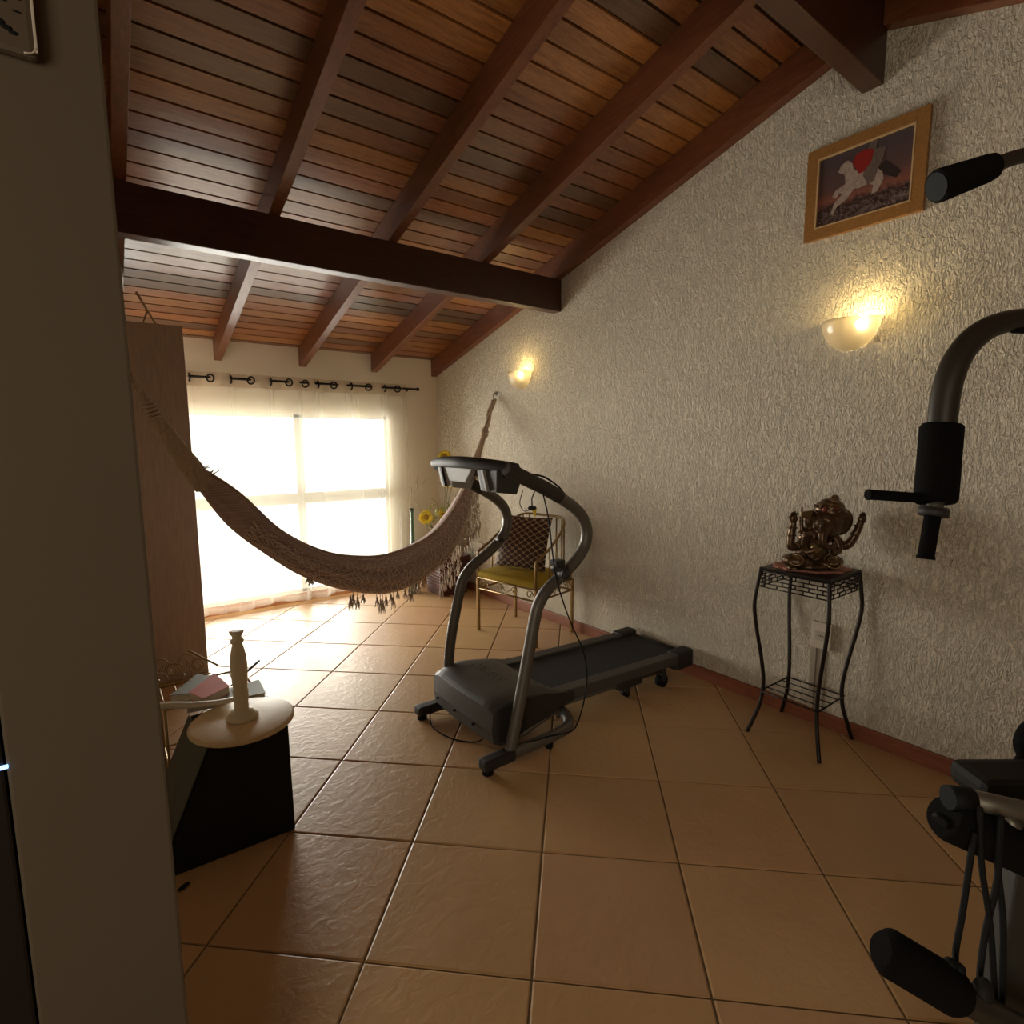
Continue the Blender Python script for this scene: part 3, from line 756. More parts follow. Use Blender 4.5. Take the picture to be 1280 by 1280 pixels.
# ---------------------------------------------------------------- gold chair
def chair():
    T = thing('armchair', (2.42, 3.09, 0), 'gold wrought iron barrel-back chair with a mustard seat against the stucco wall', 'chair')
    T.location = (2.412, 3.0875, 0); T.rotation_euler = (0, 0, math.radians(11.5))
    x0, x1, y0, y1, zs = 2.412 - .205, 2.412 + .205, 3.0875 - .272, 3.0875 + .272, .395
    for (px, py) in ((x0, y0), (x0, y1), (x1, y0), (x1, y1)):
        mb = MB(); mb.box((px - .010, py - .010, 0), (px + .010, py + .010, zs - .0), .003); mb.build('leg', M['gold'], T)
    mb = MB()
    for zz in (.315, .395):
        r = .007
        for a, b in (((x0, y0), (x0, y1)), ((x0, y1), (x1, y1)), ((x1, y1), (x1, y0)), ((x1, y0), (x0, y0))): mb.tube([(a[0], a[1], zz), (b[0], b[1], zz)], r, 8)
    mb.build('seat_frame', M['gold'], T)
    def scroll(o, ex, L, flip):
        o = Vector(o); ex = Vector(ex); ez = Vector((0, 0, 1))
        nS = 4; w = L / nS
        for k in range(nS):
            mb = MB(); c = w * (k + .5); sgn = 1 if k % 2 else -1
            p = []
            for i in range(26):
                t = i / 25 * 2.3 * PI; r = .030 * (1 - i / 25 * .72)
                p.append(o + ex * (c - w * .1 + sgn * math.cos(t) * r * 1.05) + ez * (.355 + math.sin(t) * r * flip))
            mb.tube(p, .0040, 6)
            mb.tube([p[0], o + ex * (c + sgn * w * .45) + ez * (.335), o + ex * (c + sgn * w * .5) + ez * (.318)], .0036, 6, spline=3)
            mb.build('scroll', M['gold'], T)
    scroll((x0, y0, 0), (0, 1, 0), y1 - y0, 1); scroll((x0, y0, 0), (1, 0, 0), x1 - x0, 1); scroll((x1, y0, 0), (0, 1, 0), y1 - y0, 1); scroll((x0, y1, 0), (1, 0, 0), x1 - x0, 1)
    # seat pad
    mb = MB(); mb.box((x0 - .008, y0 - .006, .400), (x1, y1 + .006, .448), .018); o = mb.build('seat_cushion', M['mustard'], T)
    for p in o.data.polygons: p.use_smooth = True
    # barrel back rail: rises from the front corners round the back
    path = []
    cx, cy = (x0 + x1) / 2 + .02, (y0 + y1) / 2
    def railp(t):   # t -1..1 : front near corner, round the back, front far corner
        a = t * PI * .5
        bx = x0 + .004 + (x1 - x0 - .002) * (math.cos(a) ** .5 if math.cos(a) > 0 else 0)
        by = cy + math.copysign(abs(math.sin(a)) ** .34, t) * (y1 - y0) / 2
        z = .585 + .25 * max(0, (bx - x0) / (x1 - x0)) ** 1.25
        return Vector((bx, by, z))
    pts = [railp(-1 + 2 * i / 40) for i in range(41)]
    mb = MB(); mb.tube([(x0, y0, .40), (x0, y0, .56)] + pts + [(x0, y1, .56), (x0, y1, .40)], .009, 8); mb.build('back_rail', M['gold'], T)
    for t in (-.92, -.80, -.64, -.48, -.33, -.2, -.07, .07, .2, .33, .48, .64, .80, .92):
        p = railp(t); mb = MB(); mb.tube([(p.x, p.y, p.z), (min(p.x, x1 - .004), max(y0 + .004, min(y1 - .004, p.y)), .40)], .0055, 8); mb.build('back_bar', M['gold'], T)
chair()
# patterned cushion leaning on the chair back
def cushion():
    c = Vector((2.470, 3.180, .640)); W_, H_ = .43, .40
    ex = Vector((.36, -.93, 0)).normalized(); nrm = Vector((-.90, -.35, .30)).normalized(); ey = nrm.cross(ex).normalized()
    if ey.z < 0: ey = -ey
    me = bpy.data.meshes.new('cushion'); n = 24; vs, fs, uvs = [], [], []
    def pt(u, v, side):
        a = (1 - abs(u) ** 2.2) * (1 - abs(v) ** 2.2); d = .062 * max(a, 0) ** .5
        pin = 1 - .06 * (1 - abs(v) ** 2) * abs(u); pin2 = 1 - .06 * (1 - abs(u) ** 2) * abs(v)
        return ex * (u * W_ / 2 * pin) + ey * (v * H_ / 2 * pin2) + nrm * (d * side)
    for side in (1, -1):
        b0 = len(vs)
        for j in range(n + 1):
            for i in range(n + 1):
                vs.append(pt(-1 + 2 * i / n, -1 + 2 * j / n, side)); uvs.append((i / n, j / n))
        for j in range(n):
            for i in range(n):
                q = (b0 + j * (n + 1) + i, b0 + j * (n + 1) + i + 1, b0 + (j + 1) * (n + 1) + i + 1, b0 + (j + 1) * (n + 1) + i)
                fs.append(q if side == 1 else tuple(reversed(q)))
    me.from_pydata(vs, [], fs); uv = me.uv_layers.new(name='UVMap')
    for p in me.polygons:
        p.use_smooth = True
        for li in p.loop_indices: uv.data[li].uv = uvs[me.loops[li].vertex_index]
    me.materials.append(M['scales']); o = bpy.data.objects.new('throw_cushion', me); COL.objects.link(o); o.location = c
    tag(o, 'square dark brown cushion with tan scallop pattern leaning on the gold chair', 'cushion')
cushion()

# ---------------------------------------------------------------- planter with sunflowers
def planter():
    T = thing('flower_planter', (2.50, 4.36, 0), 'dark red-brown woven planter holding yellow sunflowers in the room corner', 'potted plant')
    x0, x1, y0, y1, h = 2.345, 2.66, 4.22, 4.52, .33
    mb = MB(); N_ = 11
    for k in range(N_):
        z0 = h * k / N_; z1 = h * (k + 1) / N_ - .004; i = .022 * (1 - k / N_)
        mb.box((x0 + i, y0 + i, z0), (x1 - i, y1 - i, z1 + (0 if k < N_ - 1 else .004)), .006)
    mb.box((x0 + .024, y0 + .024, .002), (x1 - .024, y1 - .024, h - .01))
    mb.build('basket', M['wicker'], T)
    mb = MB()
    for a, b in (((x0 - .004, y0 - .004), (x1 + .004, y0 + .01)), ((x0 - .004, y1 - .01), (x1 + .004, y1 + .004)), ((x0 - .004, y0), (x0 + .01, y1)), ((x1 - .01, y0), (x1 + .004, y1))):
        mb.box((a[0], a[1], h - .005), (b[0], b[1], h + .018), .005)
    mb.build('rim', M['wicker'], T)
    base = Vector((2.50, 4.38, h - .02)); rnd = random.Random(4)
    camdir = Vector((-.55, -.80, .1))
    def flower(p, R, face):
        p = Vector(p); face = Vector(face).normalized(); a = face.orthogonal().normalized(); b = face.cross(a)
        stem = [base + Vector((rnd.uniform(-.05, .05), rnd.uniform(-.04, .04), 0)), base.lerp(p, .5) + Vector((rnd.uniform(-.03, .03), rnd.uniform(-.03, .03), .03)), p - face * .02]
        mb = MB(); mb.tube(stem, .004, 6, spline=5); st = mb.build('flower_stem', M['stem'], T)
        mb = MB()
        for ring in range(2):
            for k in range(15):
                t = 2 * PI * (k + ring * .5) / 15 + rnd.uniform(-.06, .06); d = a * math.cos(t) + b * math.sin(t); s = face.cross(d)
                L = R * rnd.uniform(.88, 1.05); w = R * .17; r0 = R * .32; up_ = face * (R * (.10 if ring else .28))
                q = [p + d * r0 - s * w * .5, p + d * r0 + s * w * .5, p + d * (r0 + (L - r0) * .55) + s * w + up_ * .6, p + d * L + up_ * .4, p + d * (r0 + (L - r0) * .55) - s * w + up_ * .6]
                bk = [v - face * .0015 for v in q]
                A = [mb.bm.verts.new(v) for v in q]; B = [mb.bm.verts.new(v) for v in bk]
                mb.bm.faces.new(A); mb.bm.faces.new(list(reversed(B)))
                for i in range(5): mb.bm.faces.new((A[i], B[i], B[(i + 1) % 5], A[(i + 1) % 5]))
        mb.build('petals', M['petal'], st)
        mb = MB(); rot = Matrix((a, b, face)).transposed(); mb.ball(p + face * .004, (R * .36, R * .36, R * .16), rot, 16, 8); mb.build('seed_head', M['seedhead'], st)
    flower((2.335, 4.43, .703), .072, (-.7, -.75, .1)); flower((2.50, 4.30, 1.020), .066, (-.3, -.8, -.5)); flower((2.52, 4.40, 1.25), .060, (-.5, -.6, .5))
    flower((2.47, 4.35, .72), .06, (.2, -.8, .5)); flower((2.55, 4.34, 1.01), .058, (-.8, -.3, -.4)); flower((2.55, 4.30, .60), .045, (-.5, -.8, .4))
    def leaf(mb, p, d, L, w):
        p = Vector(p); d = Vector(d).normalized(); s = d.cross(Vector((0, 0, 1))).normalized(); n_ = s.cross(d).normalized()
        prof = [(0, .1), (.2, .8), (.45, 1), (.75, .6), (1, .03)]
        A = []; B = []
        for (t, ww) in prof:
            c = p + d * L * t - Vector((0, 0, 1)) * L * .25 * t * t
            A.append((mb.bm.verts.new(c + s * w * ww + n_ * w * .25 * ww), mb.bm.verts.new(c), mb.bm.verts.new(c - s * w * ww + n_ * w * .25 * ww)))
        for i in range(4):
            for k in range(2):
                q = mb.bm.faces.new((A[i][k], A[i][k + 1], A[i + 1][k + 1], A[i + 1][k])); q.smooth = True
    mb = MB()
    for k in range(42):
        p = base + Vector((rnd.uniform(-.15, .15), rnd.uniform(-.11, .11), rnd.uniform(.03, .30)))
        leaf(mb, p, (rnd.uniform(-1, 1), rnd.uniform(-1, .6), rnd.uniform(-.1, .8)), rnd.uniform(.05, .10), rnd.uniform(.014, .028))
    mb.build('leaves', M['leaf'], T)
    mb = MB()
    for k in range(120):
        p = base + Vector((rnd.uniform(-.17, .12), rnd.uniform(-.1, .1), rnd.uniform(.10, .50)))
        leaf(mb, p, (rnd.uniform(-1, 1), rnd.uniform(-1, .6), rnd.uniform(.0, 1)), rnd.uniform(.04, .08), rnd.uniform(.010, .020))
    mb.build('pale_leaves', M['leafp'], T)
    mb = MB()
    for (q, r) in (([(2.47, 4.38, .33), (2.46, 4.40, .60), (2.44, 4.40, .80), (2.38, 4.42, .88)], .003), ([(2.50, 4.38, .33), (2.50, 4.36, .62), (2.56, 4.36, .80), (2.60, 4.35, .83), (2.60, 4.36, .90)], .003), ([(2.45, 4.38, .33), (2.36, 4.46, .60), (2.30, 4.50, .80), (2.27, 4.50, .84)], .0025)):
        mb.tube(q, r, 6, spline=4)
    mb.build('bare_twigs', M['dry'], T)
planter()
def vase():
    T = thing('glass_vase', (2.245, 4.53, 0), 'tall slender green glass vase with thin dry stems beside the curtain', 'vase')
    prof = [(.040, .0), (.046, .03), (.044, .10), (.038, .22), (.028, .36), (.020, .50), (.016, .62), (.018, .74), (.024, .78)]
    mb = MB(); mb.lathe(prof + [(r - .003, z) for r, z in reversed(prof)], (2.245, 4.53, 0), 24); mb.build('vessel', M['vase'], T)
    rnd = random.Random(9)
    for k in range(5):
        mb = MB(); dx, dy = rnd.uniform(-.14, .14), rnd.uniform(-.06, .04); h = rnd.uniform(.95, 1.12)
        mb.tube([(2.245, 4.53, .05), (2.245 + dx * .1, 4.53, .74), (2.245 + dx * .6, 4.53 + dy * .6, h - .12), (2.245 + dx, 4.53 + dy, h)], .0018, 5, spline=4)
        for j in range(7):
            f = j / 7; mb.ball((2.245 + dx * (.75 + .25 * f), 4.53 + dy, h - .06 + .07 * f), .0045, None, 6, 4)
        mb.build('dry_stem', M['dry'], T)
vase()

# ---------------------------------------------------------------- hammock
def hammock():
    T = thing('hammock', (2.725, 3.876, 1.768), 'brown woven hammock with crocheted fringe slung between the pillar side and the stucco wall', 'hammock')
    topl = [(.334, 2.697, 1.269), (.388, 2.723, 1.235), (.514, 2.785, 1.132), (.701, 2.878, .935), (.928, 2.99, .790), (1.144, 3.096, .714), (1.396, 3.22, .671), (1.693, 3.367, .690), (1.907, 3.472, .752), (2.097, 3.566, .873), (2.284, 3.659, 1.051), (2.375, 3.703, 1.12)]
    botl = [(.318, 2.689, 1.225), (.362, 2.712, 1.145), (.468, 2.763, .99), (.63, 2.842, .835), (.84, 2.947, .665), (1.10, 3.075, .525), (1.38, 3.21, .436), (1.65, 3.345, .434), (1.90, 3.468, .500), (2.09, 3.563, .615), (2.27, 3.652, .830), (2.372, 3.70, 1.05)]
    n = 12; prp = Vector((.442, -.897, 0))
    def cat(P, t):
        i = min(int(t), len(P) - 2); f = t - i
        p0, p1, p2, p3 = [Vector(P[max(0, min(len(P) - 1, j))]) for j in (i - 1, i, i + 1, i + 2)]
        return .5 * ((2 * p1) + (p2 - p0) * f + (2 * p0 - 5 * p1 + 4 * p2 - p3) * f * f + (3 * p1 - p0 - 3 * p2 + p3) * f ** 3)
    NS = 88; NC = 56; bmR = []
    wid = [.022, .035, .06, .085, .10, .11, .115, .11, .10, .085, .05, .022]
    mb = MB()
    def surf(t, a):
        A, B = cat(topl, t), cat(botl, t); c = (A + B) / 2; h = (A - B) / 2
        i = min(int(t), 10); w = wid[i] * (1 - (t - i)) + wid[i + 1] * (t - i)
        fold = 1 + .10 * math.sin(a * 9 + t * .8) + .05 * math.sin(a * 17 - t * 1.3)
        return c + h * math.cos(a) * (1 + .02 * math.sin(a * 9 + t)) + prp * w * math.sin(a) * fold
    for s in range(NS + 1):
        t = 11 * s / NS; bmR.append([mb.bm.verts.new(surf(t, 2 * PI * k / NC)) for k in range(NC)])
    for s in range(NS):
        for k in range(NC):
            q = mb.bm.faces.new((bmR[s][k], bmR[s][(k + 1) % NC], bmR[s + 1][(k + 1) % NC], bmR[s + 1][k])); q.smooth = True
    mb.bm.faces.new(list(reversed(bmR[0]))); mb.bm.faces.new(bmR[-1])
    m, nt, b = new_mat('hammock_weave')
    v = coords(nt, (1, 1, 1)); w1 = N(nt, 'ShaderNodeTexWave'); w1.inputs['Scale'].default_value = 26; w1.inputs['Distortion'].default_value = 4; w1.bands_direction = 'Z'
    nt.links.new(v, w1.inputs['Vector']); n1 = noise(nt, v, 9, 4)
    c = mix(nt, n1, (.44, .33, .31), (.60, .46, .43)); c = mix(nt, w1.outputs['Fac'], c, mix(nt, .4, c, (.18, .12, .11)))
    nt.links.new(c, b.inputs['Base Color']); b.inputs['Roughness'].default_value = .9; b.inputs['Specular IOR Level'].default_value = .15
    bump(nt, b, w1.outputs['Fac'], .5, .003)
    mb.build('fabric', m, T)
    # bright folded edge along the top
    mb = MB(); mb.tube([cat(topl, 11 * i / 60) + prp * (.012) + Vector((0, 0, .004)) for i in range(61)], .007, 8); mb.build('top_edge_cord', M['rope'], T)
    rnd = random.Random(21)
    # crocheted lace border draped over the room side of the cloth
    mb = MB(); grid = []
    NU, NV = 112, 11
    for i in range(NU + 1):
        row = []; t = 2.2 + (10.6 - 2.2) * i / NU; a0 = .50 - .40 * max(0, min(1, (t - 3.2) / 3.2))
        for j in range(NV + 1):
            a = PI * (a0 + (.90 - a0) * j / NV) + rnd.uniform(-.09, .09)
            p = surf(min(10.99, max(0, t + rnd.uniform(-.05, .05))), a); row.append(p + prp * .005 + Vector((0, 0, -.002)))
        grid.append(row)
    for i in range(NU):
        for j in range(NV):
            if (i + j) % 2: q = [grid[i][j], (grid[i][j] + grid[i + 1][j + 1]) / 2 + Vector((0, 0, -.006)) + prp * .003, grid[i + 1][j + 1]]
            else: q = [grid[i + 1][j], (grid[i][j + 1] + grid[i + 1][j]) / 2 + Vector((0, 0, -.006)) + prp * .003, grid[i][j + 1]]
            mb.tube(q, rnd.uniform(.0016, .0032), 4, cap=False)
    mb.build('lace_border', M['lace'], T)
    # tassels hanging under the belly
    def tassel(p, L, k=7, r=.0018):
        mb = MB(); p = Vector(p)
        mb.tube([p, p + Vector((rnd.uniform(-.004, .004), 0, -L * .4))], .0022, 5)
        mb.ball(p + Vector((0, 0, -L * .42)), (.007, .007, .010), None, 8, 6)
        for i in range(k):
            a = 2 * PI * i / k; d = Vector((math.cos(a), math.sin(a), 0))
            mb.tube([p + Vector((0, 0, -L * .42)), p + Vector((0, 0, -L * .7)) + d * .010, p + Vector((rnd.uniform(-.006, .006), rnd.uniform(-.006, .006), -L * rnd.uniform(.92, 1.05))) + d * .014], [.0035, .0035, .001], 5)
        return mb.build('tassel', M['fringe'], T)
    for t, L in ((5.00, .13), (5.08, .10), (5.2, .12), (5.34, .08), (5.72, .10), (5.80, .14), (5.88, .15), (5.98, .10), (6.12, .09), (6.2, .13), (6.35, .07), (6.62, .09), (6.75, .12), (6.82, .13), (6.95, .09), (7.1, .10), (7.25, .08), (3.95, .05), (4.05, .05)):
        tassel(surf(t, PI * .93 + rnd.uniform(-.05, .05)) + Vector((0, 0, .012)), L)
    # long netted fringe at the right end: diamonds of thin cord ending in strands
    def net(u0, u1, nu, nv, ztop, zbot, thick, nm, colm, dz=.0):
        mb = MB(); g = []
        for i in range(nu + 1):
            f = i / nu; row = []
            bx = Vector((u0[0] + (u1[0] - u0[0]) * f, u0[1] + (u1[1] - u0[1]) * f, 0))
            za, zb = ztop(f), zbot(f)
            for j in range(nv + 1):
                z = za + (zb - za) * j / nv
                row.append(bx + prp * (.03 + rnd.uniform(-.012, .012)) + Vector((rnd.uniform(-.006, .006), 0, z + rnd.uniform(-.006, .006))))
            g.append(row)
        for i in range(nu):
            for j in range(nv):
                a, b_ = (g[i][j], g[i + 1][j + 1]) if (i + j) % 2 else (g[i + 1][j], g[i][j + 1])
                mb.tube([a, (a + b_) / 2 + prp * rnd.uniform(-.006, .006), b_], thick, 5, cap=False)
                if rnd.random() < .55:
                    mb.tube([a, a + Vector((rnd.uniform(-.008, .008), 0, -rnd.uniform(.03, .06)))], thick * 1.3, 5)
        for i in range(nu + 1):
            p = g[i][nv]
            for k in range(3): mb.tube([p, p + Vector((rnd.uniform(-.010, .010), rnd.uniform(-.004, .004), -rnd.uniform(.03, .10)))], [thick * 1.8, thick], 5)
        return mb.build(nm, colm, T)
    net((2.12, 3.578), (2.405, 3.718), 16, 12, lambda f: .70 + .42 * f, lambda f: .60 + .12 * f - .02, .0028, 'hanging_fringe', M['fringe'])
    net((2.15, 3.60), (2.42, 3.735), 18, 14, lambda f: .74 + .38 * f, lambda f: .60 + .14 * f, .0030, 'hanging_fringe', M['fringe'])
    net((1.90, 3.468), (2.15, 3.593), 12, 8, lambda f: .52 + .16 * f, lambda f: .34 + .10 * f, .0022, 'hanging_fringe', M['fringe'])
    # gathered cords and rope at both ends
    def rope(pts, r0, r1, strands, nm, mat):
        mb = MB(); P = [Vector(p) for p in pts]; nn = 60
        for s in range(strands):
            q = []; rr = []
            for i in range(nn + 1):
                f = i / nn; x = f * (len(P) - 1); c = cat([tuple(p) for p in P], min(x, len(P) - 1.0001))
                R_ = (r0 + (r1 - r0) * f); a = 2 * PI * s / strands + f * 5.0
                q.append(c + prp * math.cos(a) * R_ + Vector((.5, .2, .6)).normalized() * math.sin(a) * R_); rr.append(R_ * .62 + .002)
            mb.tube(q, rr, 7)
        return mb.build(nm, mat, T)
    rope([(.36, 2.71, 1.20), (.29, 2.675, 1.315), (.24, 2.65, 1.405), (.20, 2.63, 1.475)], .028, .014, 7, 'end_cords', M['rope'])
    rope([(.205, 2.633, 1.465), (.165, 2.613, 1.545), (.138, 2.6, 1.615), (.10, 2.58, 1.70), (-.10, 2.48, 1.95), (-.345, 2.36, 2.2)], .010, .008, 3, 'rope', M['rope'])
    mb = MB()
    for k in range(7):
        f = k / 6; c = Vector((.212, 2.637, 1.452)).lerp(Vector((.170, 2.616, 1.535)), f)
        mb.torus(c, .014 + .006 * math.sin(PI * f), .0075, Vector((-.45, -.22, 1.0)) + Vector((rnd.uniform(-.25, .25), 0, 0)), 18, 8)
    mb.build('knot', M['rope'], T)
    mb = MB()
    for k in range(26):
        t = rnd.uniform(.0, 1.1); p = surf(t, rnd.uniform(0, PI)); mb.tube([p, p + prp * rnd.uniform(.0, .02) + Vector((rnd.uniform(-.01, .05), 0, rnd.uniform(-.02, .03)))], .002, 5)
    mb.build('loose_threads', M['fringe'], T)
    rope([(2.365, 3.70, 1.09), (2.40, 3.717, 1.17), (2.431, 3.731, 1.249), (2.478, 3.754, 1.325), (2.53, 3.78, 1.42)], .030, .012, 6, 'end_cords', M['rope'])
    rope([(2.52, 3.775, 1.40), (2.575, 3.80, 1.50), (2.624, 3.826, 1.618), (2.69, 3.858, 1.715)], .014, .015, 3, 'rope', M['rope'])
    mb = MB()
    for k in range(6):
        f = k / 5; c = Vector((2.530, 3.78, 1.415)).lerp(Vector((2.556, 3.793, 1.475)), f)
        mb.torus(c, .018 + .010 * math.sin(PI * f), .009, Vector((.35, .1, 1.0)) + Vector((rnd.uniform(-.4, .4), 0, 0)), 18, 8)
    mb.build('knot', M['rope'], T)
    mb = MB(); mb.tube([(WX, 3.876, 1.775), (2.700, 3.868, 1.775), (2.688, 3.862, 1.755), (2.690, 3.860, 1.725), (2.704, 3.866, 1.715)], .005, 8, spline=4); mb.tube([(WX, 3.876, 1.775), (WX - .006, 3.876, 1.775)], .018, 14); mb.build('wall_hook', M['steel'], T)
hammock()

# ---------------------------------------------------------------- treadmill
def treadmill():
    T = thing('treadmill', (1.9, 2.08, 0), 'grey and black folding treadmill standing in the middle of the tiled floor', 'treadmill')
    yn, yf = 1.800, 2.365
    near = [(1.325, .055), (1.345, .13), (1.401, .354), (1.457, .60), (1.485, .68), (1.54, .739), (1.62, .786), (1.701, .842), (1.752, .90), (1.766, .964), (1.745, 1.025), (1.700, 1.072), (1.62, 1.122), (1.54, 1.162)]
    for (yy, dx) in ((yn, 0), (yf, -.035)):
        mb = MB(); mb.tube([(x + dx * (z > .2), yy, z) for x, z in near], .0265, 16, spline=4); mb.build('upright', M['grey_tube'], T)
        # padded hand rail continues to the console
        mb = MB(); mb.tube([(1.60 + dx, yy, 1.135), (1.50 + dx, yy, 1.185), (1.403 + dx, yy + (-.01), 1.224), (1.335, yy, 1.258), (1.31, yy, 1.268)], [.0300, .031, .031, .030, .027], 14, spline=4); mb.build('hand_rail', M['rail_foam'], T)
    # base frame, U-shaped tube on the floor
    mb = MB(); mb.tube([(1.30, yn - .005, .045), (1.45, yn - .005, .045), (1.60, yn, .045), (1.680, yn + .02, .048), (1.715, yn + .07, .06), (1.72, yn + .14, .072), (1.72, 2.08, .075), (1.72, yf - .10, .07), (1.71, yf - .04, .055), (1.64, yf, .045), (1.45, yf, .045), (1.30, yf, .045)], .026, 14, spline=4); mb.build('base_tube', M['grey_tube'], T)
    for yy in (yn - .005, yf + .015):
        mb = MB(); mb.box((1.175, yy - .030, .022), (1.335, yy + .030, .068), .012); mb.build('front_foot', M['console_dark'], T)
        mb = MB(); mb.tube([(1.205, yy, .0), (1.205, yy, .024)], .024, 14); mb.tube([(1.54, yy, 0), (1.54, yy, .022)], .018, 12); mb.build('rubber_pad', M['black'], T)
    # lift strut from base to deck
    mb = MB(); mb.tube([(1.37, yn + .035, .075), (1.66, yn + .05, .125)], .009, 8); mb.tube([(1.66, yn + .07, .07), (1.66, yn + .07, .14)], .009, 8); mb.build('lift_strut', M['grey_tube'], T)
    y0, y1 = 1.862, 2.355
    # deck
    def zt(x): return .200 - .038 * (x - 1.60) / 1.0
    mb = MB(); a, b = 1.62, 2.655
    mb.hexa([(a, y0 + .06, zt(a) - .05), (b, y0 + .06, zt(b) - .05), (b, y1 - .06, zt(b) - .05), (a, y1 - .06, zt(a) - .05),
             (a, y0 + .06, zt(a) - .012), (b, y0 + .06, zt(b) - .012), (b, y1 - .06, zt(b) - .012), (a, y1 - .06, zt(a) - .012)]); mb.build('running_belt', M['belt'], T)
    for (ya, yb) in ((y0, y0 + .068), (y1 - .068, y1)):
        mb = MB(); mb.hexa([(1.60, ya, zt(1.6) - .055), (2.60, ya, zt(2.6) - .055), (2.60, yb, zt(2.6) - .055), (1.60, yb, zt(1.6) - .055),
                            (1.60, ya, zt(1.6)), (2.60, ya, zt(2.6)), (2.60, yb, zt(2.6)), (1.60, yb, zt(1.6))], .007); mb.build('side_rail', M['deck_rail'], T)
        mb = MB(); mb.box((2.55, ya - .006, .070), (2.700, yb + .006, .176), .018); mb.build('rear_end_cap', M['console_dark'], T)
        mb = MB(); mb.tube([(1.66, (ya + yb) / 2, .118), (2.48, (ya + yb) / 2, .092)], .013, 8); mb.build('lower_rail', M['grey_tube'], T)
        mb = MB(); mb.box((2.08, ya - .002, .082), (2.26, yb, .135), .012); mb.build('rail_bracket', M['console_dark'], T)
    mb = MB(); mb.tube([(2.655, y0 + .07, .135), (2.655, y1 - .07, .135)], .024, 16); mb.build('rear_roller', M['belt'], T)
    for (x, yy, r) in ((2.455, y0 + .03, .036), (2.455, y1 - .03, .036), (2.20, y0 + .07, .020), (2.20, y1 - .07, .020)):
        mb = MB(); mb.tube([(x, yy - .018, r), (x, yy + .018, r)], r, 18); mb.build('wheel', M['black'], T)
        mb = MB(); mb.box((x - .014, yy - .022, r), (x + .014, yy + .022, .135), .004); mb.build('wheel_bracket', M['console_dark'], T)
    # motor hood: profile across x, rounded
    prof = [(1.274, .078), (1.266, .14), (1.272, .232), (1.290, .243), (1.330, .258), (1.42, .268), (1.52, .252), (1.60, .236), (1.68, .214), (1.735, .202), (1.735, .190), (1.62, .150), (1.52, .10), (1.44, .062), (1.32, .058)]
    mb = MB(); o = Vector((0, y0 - .012, 0))
    n = 14; rings = []
    for k in range(n + 1):
        f = k / n; yy = (y0 - .012) + (y1 + .024 - y0) * f; e = abs(2 * f - 1)
        drop = .0 if e < .72 else ((e - .72) / .28) ** 2 * .016
        bul = -.012 * (1 - e ** 2)
        ring = []
        for i, (px, pz) in enumerate(prof):
            zz = pz - (drop if 2 <= i <= 9 else 0); xx = px + (bul if i < 4 or i == 14 else 0)
            if 8 <= i <= 11: xx = px - .085 * (1 - e ** 6)       # concave edge over the belt
            ring.append(mb.bm.verts.new((xx, yy, zz)))
        rings.append(ring)
    for k in range(n):
        m_ = len(prof)
        for i in range(m_):
            q = mb.bm.faces.new((rings[k][i], rings[k][(i + 1) % m_], rings[k + 1][(i + 1) % m_], rings[k + 1][i])); q.smooth = (3 <= i <= 7)
    mb.bm.faces.new(list(reversed(rings[0]))); mb.bm.faces.new(rings[-1])
    hood = mb.build('motor_hood', M['tread_plastic'], T)
    bv = hood.modifiers.new('bevel', 'BEVEL'); bv.width = .006; bv.segments = 2; bv.limit_method = 'ANGLE'; bv.angle_limit = .7
    # side plate of the hood towards the camera
    mb = MB(); mb.prism([(1.30, .07), (1.44, .066), (1.52, .105), (1.62, .155), (1.70, .19), (1.80, .178), (1.80, .135), (1.66, .125), (1.60, .20), (1.45, .236), (1.30, .236)][:0] or [(1.29, .085), (1.30, .225), (1.42, .245), (1.56, .232), (1.72, .196), (1.74, .150), (1.64, .140), (1.53, .095), (1.44, .070)], (0, y0 - .014, 0), (1, 0, 0), (0, 0, 1), (0, -1, 0), .010, .003); mb.build('hood_side_cover', M['console_dark'], T)
    # screws on the nose
    mb = MB()
    for yy in (1.98, 2.14, 2.30): mb.tube([(1.245, yy, .125), (1.258, yy, .125)], .006, 10)
    mb.build('screws', M['black'], T)
    # worn, unreadable raised marks in two short rows along the hood
    mb = MB(); rnd = random.Random(3); n_ = Vector((.03, 0, 1)).normalized()
    for row, xx in enumerate((1.425, 1.462)):
        for k in range(7):
            yy = 2.245 - k * .036 - row * .012; zz = .2675 - (.0045 if row else 0)
            if rnd.random() < .55: mb.torus((xx, yy, zz), .011, .0014, n_, 14, 5)
            else: mb.tube([(xx - .012, yy, zz), (xx + .012, yy + rnd.uniform(-.008, .008), zz - .0012)], .0014, 5)
    mb.build('raised_marks', M['lettering'], T)['kind'] = 'stuff'
    # console: curved dark cross bar, panel and holders below
    mb = MB(); mb.tube([(1.350, 1.775, 1.268), (1.325, 1.84, 1.274), (1.300, 1.96, 1.281), (1.285, 2.085, 1.285), (1.290, 2.20, 1.284), (1.305, 2.32, 1.280), (1.315, 2.395, 1.272)], [.020, .024, .026, .027, .026, .024, .020], 14, spline=5); mb.build('console_bar', M['console_dark'], T)
    mb = MB(); mb.hexa([(1.33, 1.84, 1.225), (1.50, 1.88, 1.215), (1.50, 2.30, 1.215), (1.33, 2.34, 1.225), (1.31, 1.84, 1.262), (1.49, 1.88, 1.238), (1.49, 2.30, 1.238), (1.31, 2.34, 1.262)], .008); mb.build('console_deck', M['console_dark'], T)
